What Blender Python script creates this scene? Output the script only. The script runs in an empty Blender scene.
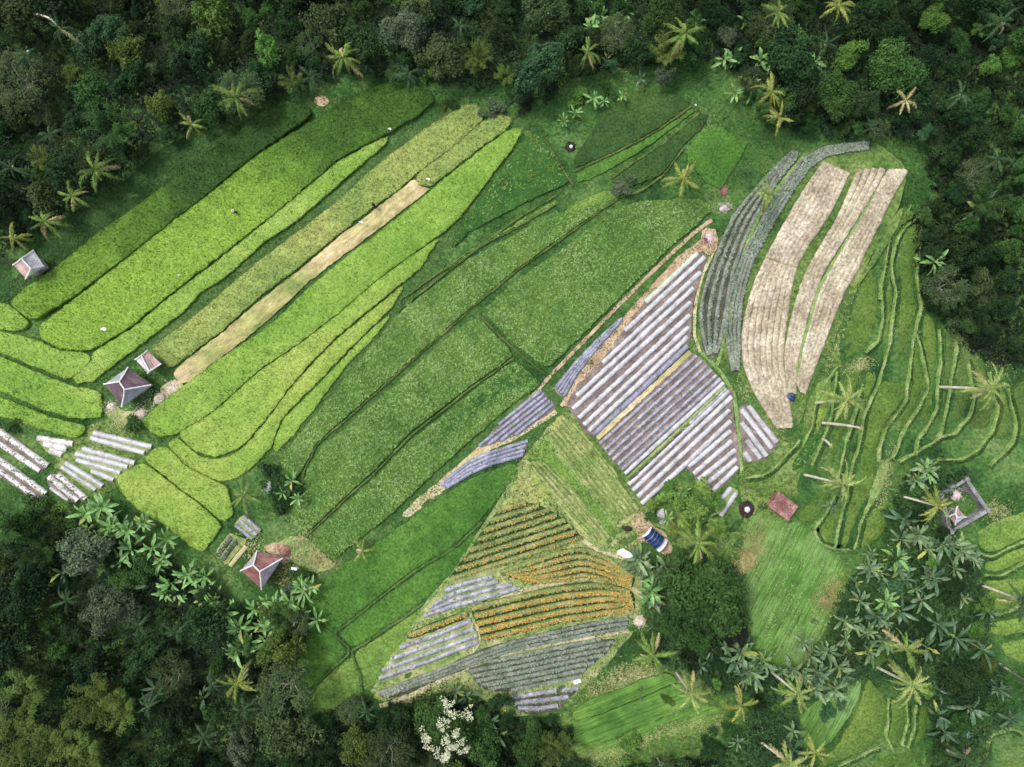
import bpy, math, random
import numpy as np
from mathutils import Vector, geometry as geo
random.seed(7); rng = np.random.default_rng(7)
C = bpy.context.scene.collection
S = 0.16; H = 107.0                      # metres per pixel on the ground, camera height
def at(px, py, z=0.0):
    k = S*(H-z)/H
    return ((px-512)*k, (383.5-py)*k, z)
def atp(P, z=0.0):
    P = np.asarray(P, float); k = S*(H-z)/H
    return np.stack([(P[:, 0]-512)*k, (383.5-P[:, 1])*k], 1)

# ------------------------------------------------------------------ objects
def tag(o, label=None, cat=None, group=None, kind=None):
    if label: o['label'] = label
    if cat: o['category'] = cat
    if group: o['group'] = group
    if kind: o['kind'] = kind
    return o
def empty(name, loc, rz=0.0):
    o = bpy.data.objects.new(name, None); C.objects.link(o)
    o.location = loc; o.rotation_euler = (0, 0, rz); o.empty_display_size = .3
    return o
class MB:
    def __init__(s): s.v = []; s.f = []; s.m = []; s.n = 0
    def add(s, V, F, mi=0):
        V = np.asarray(V, float).reshape(-1, 3); F = np.asarray(F, int)
        s.v.append(V); s.f.append(F+s.n); s.m.append(np.full(len(F), mi)); s.n += len(V)
    def mesh(s, name, mats, origin=(0, 0, 0), smooth=True):
        V = np.concatenate(s.v)-np.asarray(origin, float)
        loops = np.concatenate([f.ravel() for f in s.f])
        tot = np.concatenate([np.full(len(f), f.shape[1]) for f in s.f])
        me = bpy.data.meshes.new(name)
        me.vertices.add(len(V)); me.vertices.foreach_set('co', V.ravel().astype(np.float32))
        me.loops.add(len(loops)); me.loops.foreach_set('vertex_index', loops.astype(np.int32))
        me.polygons.add(len(tot))
        me.polygons.foreach_set('loop_start', np.concatenate([[0], np.cumsum(tot)[:-1]]).astype(np.int32))
        me.polygons.foreach_set('loop_total', tot.astype(np.int32))
        for m in mats: me.materials.append(m)
        me.polygons.foreach_set('material_index', np.concatenate(s.m).astype(np.int32))
        me.polygons.foreach_set('use_smooth', np.full(len(tot), bool(smooth)))
        me.update(calc_edges=True); me.validate()
        return me
    def build(s, name, mats, parent=None, origin=(0, 0, 0), smooth=True):
        if not isinstance(mats, (list, tuple)): mats = [mats]
        o = bpy.data.objects.new(name, s.mesh(name, mats, origin, smooth)); C.objects.link(o)
        if parent: o.parent = parent
        else: o.location = origin
        return o
def place(name, me, parent, loc=(0, 0, 0), rot=(0, 0, 0), sc=(1, 1, 1), mat=None):
    o = bpy.data.objects.new(name, me); C.objects.link(o); o.parent = parent
    o.location = loc; o.rotation_euler = rot; o.scale = sc
    if mat:
        o.material_slots[0].link = 'OBJECT'; o.material_slots[0].material = mat
    return o

# ------------------------------------------------------------------ materials
def lin(c):
    return tuple(((x/255)/12.92 if x/255 <= .04045 else ((x/255+.055)/1.055)**2.4) for x in c)
def mat(name, cols, big=.08, fine=2.5, fine_amt=.5, rough=.75, bump=0., bscale=4., spec=.25, vary=0.0,
        grad=None, mid=.16, stretch=None):
    """cols: base colours (linear) blended by a large noise; fine noise adds light/dark speckle"""
    m = bpy.data.materials.new(name); m.use_nodes = True
    N = m.node_tree.nodes; L = m.node_tree.links
    b = N['Principled BSDF']; b.inputs['Roughness'].default_value = rough
    b.inputs['Specular IOR Level'].default_value = spec
    g = N.new('ShaderNodeNewGeometry')
    pos = g.outputs['Position']
    n1 = N.new('ShaderNodeTexNoise'); n1.inputs['Scale'].default_value = big; n1.inputs['Detail'].default_value = 4
    n1.inputs['Roughness'].default_value = .6
    L.new(pos, n1.inputs['Vector'])
    r = N.new('ShaderNodeValToRGB'); e = r.color_ramp.elements
    k = len(cols)
    while len(e) < k: e.new(.5)
    for i, c in enumerate(cols):
        e[i].position = .34+.32*i/max(1, k-1); e[i].color = (*c, 1)
    fac = n1.outputs['Fac']
    if grad:      # grad = ((px,py),(px,py),amount): crop ripens along this line
        (a0, a1, amt) = grad; p0 = np.array(at(*a0)); p1 = np.array(at(*a1)); d = p1-p0; l2 = float(d@d)
        dt = N.new('ShaderNodeVectorMath'); dt.operation = 'DOT_PRODUCT'
        sb = N.new('ShaderNodeVectorMath'); sb.operation = 'SUBTRACT'; sb.inputs[1].default_value = p0
        L.new(pos, sb.inputs[0]); L.new(sb.outputs[0], dt.inputs[0]); dt.inputs[1].default_value = d/l2
        ma = N.new('ShaderNodeMath'); ma.operation = 'MULTIPLY_ADD'
        L.new(dt.outputs['Value'], ma.inputs[0]); ma.inputs[1].default_value = amt
        L.new(fac, ma.inputs[2])
        mb = N.new('ShaderNodeMath'); mb.operation = 'SUBTRACT'; L.new(ma.outputs[0], mb.inputs[0]); mb.inputs[1].default_value = amt/2
        fac = mb.outputs[0]
    L.new(fac, r.inputs['Fac'])
    col = r.outputs['Color']
    n2 = N.new('ShaderNodeTexNoise'); n2.inputs['Scale'].default_value = fine; n2.inputs['Detail'].default_value = 3
    n2.inputs['Roughness'].default_value = .7
    if stretch:   # (angle, factor): streaks along a direction
        mp = N.new('ShaderNodeMapping'); mp.vector_type = 'TEXTURE'
        mp.inputs['Rotation'].default_value = (0, 0, stretch[0]); mp.inputs['Scale'].default_value = (stretch[1], 1, 1)
        L.new(pos, mp.inputs['Vector']); L.new(mp.outputs[0], n2.inputs['Vector'])
    else: L.new(pos, n2.inputs['Vector'])
    mr = N.new('ShaderNodeMapRange'); mr.inputs['From Min'].default_value = .3; mr.inputs['From Max'].default_value = .7
    mr.inputs['To Min'].default_value = 1-fine_amt; mr.inputs['To Max'].default_value = 1+fine_amt
    L.new(n2.outputs['Fac'], mr.inputs['Value'])
    mx = N.new('ShaderNodeVectorMath'); mx.operation = 'SCALE'
    L.new(col, mx.inputs[0]); L.new(mr.outputs[0], mx.inputs['Scale'])
    col = mx.outputs[0]
    n4 = N.new('ShaderNodeTexNoise'); n4.inputs['Scale'].default_value = .55; n4.inputs['Detail'].default_value = 5; n4.inputs['Roughness'].default_value = .65
    L.new(pos, n4.inputs['Vector']); m4 = N.new('ShaderNodeMapRange'); m4.inputs['From Min'].default_value = .32; m4.inputs['From Max'].default_value = .68
    m4.inputs['To Min'].default_value = 1-mid; m4.inputs['To Max'].default_value = 1+mid; L.new(n4.outputs['Fac'], m4.inputs['Value'])
    x4 = N.new('ShaderNodeVectorMath'); x4.operation = 'SCALE'; L.new(col, x4.inputs[0]); L.new(m4.outputs[0], x4.inputs['Scale']); col = x4.outputs[0]
    if vary:
        oi = N.new('ShaderNodeObjectInfo'); hs = N.new('ShaderNodeHueSaturation')
        for (lo, hi, sock, mul) in ((.5-.018*vary, .5+.02*vary, 'Hue', 1), (1-.35*vary, 1+.5*vary, 'Value', 7.31)):
            q = N.new('ShaderNodeMath'); q.operation = 'MULTIPLY'; L.new(oi.outputs['Random'], q.inputs[0]); q.inputs[1].default_value = mul
            f_ = N.new('ShaderNodeMath'); f_.operation = 'FRACT'; L.new(q.outputs[0], f_.inputs[0])
            w = N.new('ShaderNodeMapRange'); w.inputs['To Min'].default_value = lo; w.inputs['To Max'].default_value = hi
            L.new(f_.outputs[0], w.inputs['Value']); L.new(w.outputs[0], hs.inputs[sock])
        L.new(col, hs.inputs['Color']); col = hs.outputs['Color']
    L.new(col, b.inputs['Base Color'])
    if bump:
        bp = N.new('ShaderNodeBump'); bp.inputs['Strength'].default_value = bump; bp.inputs['Distance'].default_value = .15
        n3 = N.new('ShaderNodeTexNoise'); n3.inputs['Scale'].default_value = bscale; n3.inputs['Detail'].default_value = 4
        L.new(pos, n3.inputs['Vector']); L.new(n3.outputs['Fac'], bp.inputs['Height']); L.new(bp.outputs[0], b.inputs['Normal'])
    return m
M = {}
def leafm(name, a, b, **k):
    M[name] = mat(name, [a, b], **{**dict(big=.35, fine=2.2, fine_amt=.45, rough=.75, spec=.12, vary=.6), **k})
# crops (two greens + ripe yellow)
def ricem(name, cols, **k):
    M[name] = mat(name, cols, **{**dict(big=.07, fine=2.6, fine_amt=.46, rough=.8, bump=.6, bscale=5, spec=.08), **k})
ricem('rice_ripe', [(.14,.265,.042), (.19,.315,.055), (.255,.36,.08)], fine_amt=.34, mid=.12)
ricem('rice_gold', [(.165,.29,.048), (.225,.335,.064), (.295,.375,.085)], fine_amt=.34, mid=.12)
ricem('rice_f1', [(.03,.068,.016), (.055,.115,.02), (.082,.16,.024), (.125,.225,.032)], grad=((195,120),(115,290),.55))
ricem('rice_f2', [(.045,.10,.018), (.082,.165,.025), (.125,.23,.032), (.185,.30,.045)], grad=((400,90),(170,270),.6))
ricem('rice_olive', [(.15,.23,.06), (.21,.28,.075), (.27,.31,.09)])
ricem('rice_mid', [(0.09945, 0.19, 0.042), (0.1346, 0.228, 0.04725), (0.1872, 0.2707, 0.05775)])
ricem('rice_deep', [(.047,.125,.023), (.068,.16,.028), (.10,.20,.036)])
ricem('rice_dark', [(0.02574, 0.06175, 0.0189), (0.03744, 0.08075, 0.0231), (0.05265, 0.1045, 0.02625)])
ricem('rice_terrace', [(0.06084, 0.1235, 0.02625), (0.09126, 0.1596, 0.03255), (0.1287, 0.1947, 0.042)])
ricem('rice_terrace_dark', [(0.04914, 0.09975, 0.02625), (0.0702, 0.1283, 0.0315), (0.0936, 0.152, 0.0378)])
ricem('meadow', [(0.0625, 0.1512, 0.0308), (0.1, 0.2052, 0.0396), (0.1625, 0.2646, 0.0605)], stretch=(.38, 22), fine=3.6, fine_amt=.5, mid=.22)
ricem('hay', [(.055,.145,.03), (.095,.20,.042), (.16,.275,.085)], stretch=(1.08, 22), fine=4.2, fine_amt=.5, mid=.22)
ricem('straw', [(.20,.27,.08), (.36,.34,.14), (.47,.39,.20), (.58,.48,.30)], fine=1.6, stretch=(.65, 3), fine_amt=.35)
ricem('leafy', [(0.0585, 0.1235, 0.0252), (0.0819, 0.1568, 0.0315), (0.117, 0.1947, 0.042)], fine_amt=.5)
ricem('leafy_dark', [(.025,.08,.018), (.04,.11,.024), (.06,.145,.03)], fine_amt=.4)
M['leaf_pale'] = mat('leaf_pale', [(.115,.235,.06), (.165,.285,.088), (.225,.335,.125)], big=.15, fine=3, fine_amt=.4, rough=.8, spec=.1)
M['leaf_mid'] = mat('leaf_mid', [(0.06435, 0.1377, 0.0273), (0.09945, 0.1805, 0.03675), (0.1462, 0.228, 0.0525)], big=.15, fine=3, fine_amt=.4, rough=.8, spec=.1)
M['olive_grass'] = mat('olive_grass', [(.20,.27,.06), (.28,.33,.09), (.36,.36,.13)], big=.12, fine=2.4, fine_amt=.35, bump=.4)
M['cabbage'] = mat('cabbage', [(.14,.205,.14), (.21,.275,.205), (.29,.345,.28)], big=.3, fine=3, fine_amt=.5, rough=.6)
M['seedling'] = mat('seedling', [(.05,.13,.05), (.09,.2,.07)], big=.5, fine=3, fine_amt=.4)
M['flower_leaf'] = mat('flower_leaf', [(.13,.18,.06), (.20,.25,.085), (.29,.31,.13)], big=.3, fine=3, fine_amt=.5)
M['marigold'] = mat('marigold', [(.52,.25,.045), (.60,.34,.06), (.48,.28,.11)], big=1.2, fine=3, fine_amt=.35)
M['marigold_dry'] = mat('marigold_dry', [(.42,.19,.05), (.52,.27,.06)], big=1.2, fine=3, fine_amt=.3)
# ground
M['ground'] = mat('ground', [(.02,.055,.018), (.042,.105,.027), (.075,.155,.04), (.12,.19,.06)], big=.11, fine=1.9, fine_amt=.55, bump=.6, bscale=3, spec=.08)
M['lawn'] = mat('lawn', [(0.0585, 0.1187, 0.0315), (0.0936, 0.1615, 0.0399), (0.1346, 0.1995, 0.0525), (0.1872, 0.2375, 0.084)], big=.13, fine=1.6, fine_amt=.55, bump=.5, bscale=3, spec=.08)
M['grass_blade'] = mat('grass_blade', [(.035,.10,.025), (.065,.155,.035), (.12,.22,.06)], big=.09, fine=2.5, fine_amt=.4, spec=.08)
M['bank_green'] = mat('bank_green', [(0.04446, 0.095, 0.0273), (0.06786, 0.1283, 0.03465), (0.09945, 0.1615, 0.04515)], big=.2, fine=2.4, fine_amt=.5, bump=.6, spec=.08)
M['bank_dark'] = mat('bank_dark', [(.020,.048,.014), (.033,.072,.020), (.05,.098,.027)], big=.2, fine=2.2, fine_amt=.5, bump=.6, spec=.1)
M['bund'] = mat('bund', [(.125,.22,.058), (.185,.28,.085), (.26,.33,.13)], big=.5, fine=2.6, fine_amt=.45, bump=.6, spec=.1)
M['bund_olive'] = mat('bund_olive', [(.05,.105,.022), (.085,.135,.03), (.13,.16,.05)], big=.4, fine=2.6, fine_amt=.5, bump=.6)
M['dirt'] = mat('dirt', [(.34,.23,.14), (.44,.31,.20), (.52,.40,.28)], big=.35, fine=2.6, fine_amt=.35, bump=.4)
M['sandy'] = mat('sandy', [(.36,.34,.15), (.46,.41,.24), (.54,.48,.32)], big=.3, fine=2.6, fine_amt=.35, bump=.4)
M['brown_grass'] = mat('brown_grass', [(.28,.30,.09), (.38,.31,.12), (.46,.33,.15)], big=.3, fine=1.6, fine_amt=.4, stretch=(.95, 6))
M['soil_pink'] = mat('soil_pink', [(.13,.10,.09), (.185,.145,.13), (.26,.21,.185)], big=.4, fine=3, fine_amt=.45, bump=.6)
M['soil_grey'] = mat('soil_grey', [(.12,.125,.105), (.185,.195,.165), (.25,.26,.22)], big=.4, fine=3, fine_amt=.4, bump=.6, spec=.1)
M['soil_grass'] = mat('soil_grass', [(.14,.22,.06), (.24,.29,.10), (.36,.36,.17)], big=.35, fine=2.4, fine_amt=.4, bump=.5)
M['soil_dark'] = mat('soil_dark', [(.05,.052,.038), (.085,.088,.062), (.115,.125,.075)], big=.4, fine=3, fine_amt=.5, bump=.6, spec=.1)
M['harrow'] = mat('harrow', [(.31,.26,.18), (.41,.35,.25), (.51,.45,.34)], big=.22, fine=2.2, fine_amt=.42, bump=.9, bscale=6, mid=.26)
M['swath'] = mat('swath', [(.17,.27,.085), (.25,.35,.14)], big=.3, fine=2.5, fine_amt=.4, spec=.08)
M['harrow_low'] = mat('harrow_low', [(.20,.19,.095), (.27,.235,.14), (.33,.285,.19)], big=.3, fine=2.2, fine_amt=.4, bump=.7, bscale=6)
M['plastic'] = mat('plastic', [(.33,.33,.345), (.45,.45,.465), (.52,.52,.54)], big=.9, fine=2.6, fine_amt=.22, rough=.42, spec=.5, bump=.4, mid=.2)
M['plastic_green'] = mat('plastic_green', [(.38,.45,.38), (.47,.54,.46), (.53,.57,.51)], big=.9, fine=2.6, fine_amt=.2, rough=.42, spec=.5, bump=.4, mid=.2)
M['plastic_dirty'] = mat('plastic_dirty', [(.40,.37,.34), (.58,.55,.53), (.72,.70,.69)], big=1.2, fine=3, fine_amt=.3, rough=.5, spec=.4, bump=.2)
M['plastic_lilac'] = mat('plastic_lilac', [(.20,.195,.235), (.28,.275,.325), (.38,.375,.42)], big=.7, fine=3, fine_amt=.35, rough=.45, spec=.4, bump=.3)
M['plastic_violet'] = mat('plastic_violet', [(.16,.16,.225), (.22,.22,.30), (.30,.30,.385)], big=.7, fine=3, fine_amt=.35, rough=.45, spec=.4, bump=.3)
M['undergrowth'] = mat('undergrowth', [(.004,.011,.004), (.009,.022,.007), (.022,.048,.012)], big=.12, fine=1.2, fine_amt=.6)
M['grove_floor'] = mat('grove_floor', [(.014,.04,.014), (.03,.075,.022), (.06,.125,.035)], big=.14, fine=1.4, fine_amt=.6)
M['dry_grass'] = mat('dry_grass', [(.20,.20,.07), (.30,.24,.10), (.38,.30,.14)], big=.4, fine=2.4, fine_amt=.4)
M['dry_pale'] = mat('dry_pale', [(.19,.25,.08), (.28,.30,.12), (.37,.35,.18)], big=.4, fine=2.4, fine_amt=.4)
# foliage
leafm('tree_dark', (.010,.028,.010), (.026,.058,.018), vary=.8)
leafm('tree_green', (.022,.058,.014), (.05,.106,.026), vary=.8)
leafm('tree_bright', (.06,.135,.025), (.105,.195,.04))
leafm('tree_lime', (.10,.19,.035), (.19,.295,.07))
leafm('tree_olive', (.026,.050,.017), (.054,.085,.030), vary=.8)
leafm('tree_yellow', (.048,.086,.016), (.092,.136,.03))
leafm('tree_blue', (.022,.060,.024), (.050,.112,.046))
leafm('tree_grey', (.05,.082,.042), (.092,.125,.07))
leafm('tree_purple', (.012,.016,.012), (.022,.026,.018), vary=.2)
leafm('palm_leaf', (.10,.175,.036), (.20,.28,.07), vary=.6)
leafm('palm_bright', (.16,.24,.06), (.30,.36,.12), vary=.5)
leafm('palm_yellow', (.17,.22,.045), (.28,.30,.08), vary=.7)
leafm('palm_dry', (.30,.26,.11), (.42,.36,.18), vary=.4)
leafm('palm_dark', (.03,.066,.028), (.06,.11,.045), vary=.6)
leafm('banana_green', (.09,.21,.045), (.17,.32,.09), vary=.5, spec=.5, rough=.45)
leafm('banana_grey', (.075,.14,.055), (.15,.225,.10), vary=.6, spec=.4, rough=.5)
leafm('banana_dark', (.035,.085,.035), (.075,.14,.06), vary=.5, spec=.5, rough=.45)
leafm('blossom', (.42,.44,.27), (.56,.57,.42), vary=.1)
M['bark'] = mat('bark', [(.05,.045,.035), (.085,.075,.06)], big=1, fine=5, fine_amt=.4)
M['bark_pale'] = mat('bark_pale', [(.36,.33,.27), (.48,.45,.38)], big=1, fine=5, fine_amt=.3)
M['palm_bark'] = mat('palm_bark', [(.50,.46,.37), (.68,.63,.53)], big=1, fine=5, fine_amt=.35)
M['banana_stem'] = mat('banana_stem', [(.16,.2,.07), (.28,.3,.13)], big=1, fine=4, fine_amt=.3)
M['coconut'] = mat('coconut', [(.16,.18,.04), (.3,.24,.08)], big=2, fine=4, fine_amt=.3, rough=.5)

# ------------------------------------------------------------------ polygons
def inside(P, x, y):
    P = np.asarray(P); r = np.zeros(np.shape(x), bool); j = len(P)-1
    for i in range(len(P)):
        a, b = P[i], P[j]
        if a[1] != b[1]:
            r ^= ((a[1] > y) != (b[1] > y)) & (x < (b[0]-a[0])*(y-a[1])/(b[1]-a[1])+a[0])
        j = i
    return r
def edge_dist(P, x, y, closed=True):
    P = np.asarray(P); d = np.full(np.shape(x), 1e9)
    for i in range(len(P) if closed else len(P)-1):
        a = P[i]; b = P[(i+1) % len(P)]; ab = b-a; l = ab@ab+1e-9
        t = np.clip(((x-a[0])*ab[0]+(y-a[1])*ab[1])/l, 0, 1)
        d = np.minimum(d, np.hypot(x-a[0]-t*ab[0], y-a[1]-t*ab[1]))
    return d
def chaikin(P, closed=True, n=1, q=.13):
    P = np.asarray(P, float)
    for _ in range(n):
        if closed:
            Q = np.roll(P, -1, 0); P = np.stack([P*(1-q)+Q*q, P*q+Q*(1-q)], 1).reshape(-1, P.shape[1])
        else:
            A, B = P[:-1], P[1:]; R = np.stack([A*(1-q)+B*q, A*q+B*(1-q)], 1).reshape(-1, P.shape[1])
            R[0] = P[0]; R[-1] = P[-1]; P = R
    return P
def resample(P, step, closed=False):
    P = np.asarray(P, float)
    if closed: P = np.vstack([P, P[:1]])
    d = np.concatenate([[0], np.cumsum(np.linalg.norm(np.diff(P, axis=0), axis=1))])
    n = max(2, int(round(d[-1]/step))+1); t = np.linspace(0, d[-1], n)
    R = np.stack([np.interp(t, d, P[:, k]) for k in range(P.shape[1])], 1)
    return R[:-1] if closed else R
def rand_in(P, dens, margin=0.):
    lo = P.min(0); hi = P.max(0); n = int((hi-lo).prod()*dens)
    q = rng.random((n, 2))*(hi-lo)+lo
    k = inside(P, q[:, 0], q[:, 1]); q = q[k]
    if margin and len(q): q = q[edge_dist(P, q[:, 0], q[:, 1]) > margin]
    return q
def blades(mb, q, z, n, hgt, rad, wid, mi):
    """n upright blades per point"""
    k = len(q)
    if not k: return
    q = np.repeat(q, n, 0); z = np.repeat(np.broadcast_to(z, k), n); k = len(q)
    a = rng.random(k)*6.283; r = rad*(.3+rng.random(k)); h = hgt*(.5+rng.random(k)*.8)
    w = wid*(.6+.8*rng.random(k)); ca, sa = np.cos(a), np.sin(a)
    A = np.stack([q[:, 0]-sa*w, q[:, 1]+ca*w, z-.05], 1); B = np.stack([q[:, 0]+sa*w, q[:, 1]-ca*w, z-.05], 1)
    T = np.stack([q[:, 0]+ca*r, q[:, 1]+sa*r, z+h], 1)
    V = np.stack([A, B, T], 1).reshape(-1, 3); mb.add(V, np.arange(3*k).reshape(-1, 3), mi)
def leaves(mb, q, z, n, ln, wd, tilt, mi, lift=0.):
    """n diamond leaves per point, spreading from it"""
    k = len(q)
    if not k: return
    q = np.repeat(q, n, 0); z = np.repeat(np.broadcast_to(z, k), n)+lift; k = len(q)
    a = rng.random(k)*6.283; l = ln*(.6+.7*rng.random(k)); w = wd*(.7+.6*rng.random(k)); t = tilt*(rng.random(k)*1.6-.3)
    ca, sa = np.cos(a), np.sin(a); b = (rng.random(k)-.5)*.6
    c = np.stack([q[:, 0], q[:, 1], z], 1)
    m = c+np.stack([ca*l*.5, sa*l*.5, t*l*.5], 1)
    pr = np.stack([-sa*w, ca*w, b*w], 1)
    T = c+np.stack([ca*l, sa*l, t*l*.75], 1)
    V = np.stack([c, m-pr, T, m+pr], 1).reshape(-1, 3); mb.add(V, np.arange(4*k).reshape(-1, 4), mi)

def slab(mb, poly, z, mi=0, base=-.5, step=.6, jit=.1, drop=.16, rough=.05, smooth=1):
    """a crop bed: irregular top surface with ragged sides, poly in metres"""
    P = chaikin(poly, True, smooth) if smooth else np.asarray(poly)
    B = resample(P, step, True); B = B+rng.normal(0, jit, B.shape)*.6
    lo = B.min(0); hi = B.max(0)
    gx, gy = np.meshgrid(np.arange(lo[0], hi[0], step), np.arange(lo[1], hi[1], step))
    q = np.stack([gx.ravel(), gy.ravel()], 1)+rng.uniform(-.3, .3, (gx.size, 2))*step
    k = inside(B, q[:, 0], q[:, 1]); q = q[k]
    if len(q): q = q[edge_dist(B, q[:, 0], q[:, 1]) > step*.45]
    n = len(B); pts = np.vstack([B, q]) if len(q) else B
    res = geo.delaunay_2d_cdt([Vector(p) for p in pts], [(i, (i+1) % n) for i in range(n)], [], 1, 1e-5)
    V2 = np.array([tuple(v) for v in res[0]]); orig = res[3]
    isb = np.array([any(o < n for o in oo) for oo in orig])
    Z = z+rng.normal(0, rough, len(V2)); Z[isb] = z-drop
    F = np.array([f for f in res[2] if len(f) == 3])
    mb.add(np.column_stack([V2, Z]), F, mi)
    idx = {}
    for i, oo in enumerate(orig):
        for o in oo:
            if o < n: idx[o] = i
    T = np.array([V2[idx[i]] if i in idx else B[i] for i in range(n)])
    top = np.column_stack([T, np.full(n, z-drop)]); bot = np.column_stack([T, np.full(n, base)])
    i = np.arange(n); j = (i+1) % n
    ar = np.sum(T[:, 0]*np.roll(T[:, 1], -1)-T[:, 1]*np.roll(T[:, 0], -1))
    F = np.stack([i, i+n, j+n, j], 1) if ar > 0 else np.stack([j, j+n, i+n, i], 1)
    mb.add(np.vstack([top, bot]), F, mi)
    return B
def ribbon(mb, P, w, z, mi=0, jit=.12, thick=.0):
    """flat irregular strip along polyline P (metres)"""
    P = resample(chaikin(P, False, 2), .5); t = np.gradient(P, axis=0); t /= np.linalg.norm(t, axis=1)[:, None]+1e-9
    nrm = np.stack([-t[:, 1], t[:, 0]], 1); k = len(P)
    wl = w/2*(1+rng.normal(0, jit, k))[:, None]; wr = w/2*(1+rng.normal(0, jit, k))[:, None]
    V = np.vstack([np.column_stack([P+nrm*wl, np.full(k, z)]), np.column_stack([P-nrm*wr, np.full(k, z)])])
    i = np.arange(k-1); mb.add(V, np.stack([i+k, i+k+1, i+1, i], 1), mi)
def ridge(mb, P, w, h, z, mi=0, jit=.06, step=.5, prof=None, smooth=1, taper=True):
    """raised long bed with rounded section along polyline P (metres)"""
    P = np.asarray(P, float)
    if smooth: P = chaikin(P, False, smooth)
    P = resample(P, step); t = np.gradient(P, axis=0); t /= np.linalg.norm(t, axis=1)[:, None]+1e-9
    nrm = np.stack([-t[:, 1], t[:, 0]], 1); k = len(P)
    prof = prof or [(-.5, -.3), (-.46, .35), (-.3, .85), (0, 1), (.3, .85), (.46, .35), (.5, -.3)]
    m = len(prof); V = np.zeros((k, m, 3))
    ww = w*(1+rng.normal(0, jit, k)); hh = h*(1+rng.normal(0, jit*1.5, k)); off = rng.normal(0, jit*w*.3, k)
    for a, (u, v) in enumerate(prof):
        V[:, a, :2] = P+nrm*(u*ww+off)[:, None]; V[:, a, 2] = z+v*hh+rng.normal(0, jit*h*.5, k)
    i, j = np.meshgrid(np.arange(k-1), np.arange(m-1), indexing='ij'); b = (i*m+j).ravel()
    mb.add(V.reshape(-1, 3), np.stack([b, b+m, b+m+1, b+1], 1), mi)
    mb.add(V[0], [list(range(m))], mi); mb.add(V[-1], [list(range(m))[::-1]], mi)
    return P
def tube(mb, P, R, mi=0, seg=7):
    P = np.asarray(P, float); R = np.broadcast_to(R, len(P)); t = np.gradient(P, axis=0)
    t /= np.linalg.norm(t, axis=1)[:, None]+1e-9
    up = np.where(np.abs(t[:, 2:3]) > .9, [[1., 0, 0]], [[0, 0, 1.]])
    a = np.cross(t, up); a /= np.linalg.norm(a, axis=1)[:, None]+1e-9; b = np.cross(t, a)
    th = np.arange(seg)*2*math.pi/seg
    V = P[:, None]+R[:, None, None]*(a[:, None]*np.cos(th)[None, :, None]+b[:, None]*np.sin(th)[None, :, None])
    k = len(P); i, j = np.meshgrid(np.arange(k-1), np.arange(seg), indexing='ij'); j2 = (j+1) % seg
    mb.add(V.reshape(-1, 3), np.stack([i*seg+j, i*seg+j2, (i+1)*seg+j2, (i+1)*seg+j], 2).reshape(-1, 4), mi)
    mb.add(V[-1], [list(range(seg))], mi)
def box(mb, c, sx, sy, z0, z1, rz=0, mi=0):
    ca, sa = math.cos(rz), math.sin(rz); V = []
    for z in (z0, z1):
        for (u, v) in ((-1, -1), (1, -1), (1, 1), (-1, 1)):
            x, y = u*sx/2, v*sy/2; V.append((c[0]+x*ca-y*sa, c[1]+x*sa+y*ca, z))
    mb.add(V, [(3, 2, 1, 0), (4, 5, 6, 7), (0, 1, 5, 4), (1, 2, 6, 5), (2, 3, 7, 6), (3, 0, 4, 7)], mi)
def P_(s):
    """'x,y x,y ...' -> pixel array"""
    return np.array([[float(a) for a in p.split(',')] for p in s.split()])

def clip_rows(P, direction, pitch, inset=1.2, start=.5):
    """parallel rows (pixels) filling polygon P along direction"""
    d = np.array(direction, float); d /= np.linalg.norm(d); nn = np.array([-d[1], d[0]])
    P = np.asarray(P, float); s = P@nn; out = []
    for v in np.arange(s.min()+pitch*start, s.max(), pitch):
        ts = []
        for i in range(len(P)):
            a, b = s[i]-v, s[(i+1) % len(P)]-v
            if a*b < 0: f = a/(a-b); ts.append((P[i]*(1-f)+P[(i+1) % len(P)]*f)@d)
        ts.sort()
        for a, b in zip(ts[::2], ts[1::2]):
            if b-a > 6: out.append(np.array([nn*v+d*(a+inset), nn*v+d*(b-inset)]))
    return out
def grow(W, k):
    """push a polygon outwards by k metres"""
    n = np.roll(W, -1, 0)-np.roll(W, 1, 0); n /= np.linalg.norm(n, axis=1)[:, None]+1e-9
    ar = np.sum(W[:, 0]*np.roll(W[:, 1], -1)-W[:, 1]*np.roll(W[:, 0], -1)); sgn = 1 if ar > 0 else -1
    return W+np.stack([n[:, 1], -n[:, 0]], 1)*k*sgn
# ------------------------------------------------------------------ terrain
FA = P_("-80,300 0,262 20,246 50,230 75,212 110,187 160,146 200,130 250,110 300,88 350,78 380,78 430,82 470,92 510,84 545,108 572,80 640,68 700,60 740,78 758,118 800,134 870,134 930,140 942,190 918,215 922,270 930,300 960,330 1000,362 1110,372 1110,-90 -80,-90")
FB = P_("-80,515 0,508 20,512 60,508 100,528 150,552 200,578 240,606 300,602 318,618 300,650 292,690 308,716 360,696 380,704 420,694 468,690 510,716 560,722 572,750 592,766 640,764 690,752 712,756 730,790 730,850 -80,850")
def sstep(t): t = np.clip(t, 0, 1); return t*t*(3-2*t)
FAw, FBw = atp(FA), atp(FB)
def ground_h(x, y):
    x = np.asarray(x, float); y = np.asarray(y, float); h = np.zeros(x.shape)
    for F in (FAw, FBw):
        d = np.where(inside(F, x, y), edge_dist(F, x, y), 0); h -= 4.5*sstep((d-1.5)/16)
    h -= 3.8*sstep((x-51)/27)*sstep((y+14)/8)*(1-sstep((x-88)/40))
    far = np.hypot(x/1.3, y)-75
    h -= 6*sstep(far/60)-6*sstep((far-60)/200)
    return h
def gz(x, y): return float(ground_h(np.array([x]), np.array([y]))[0])
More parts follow.
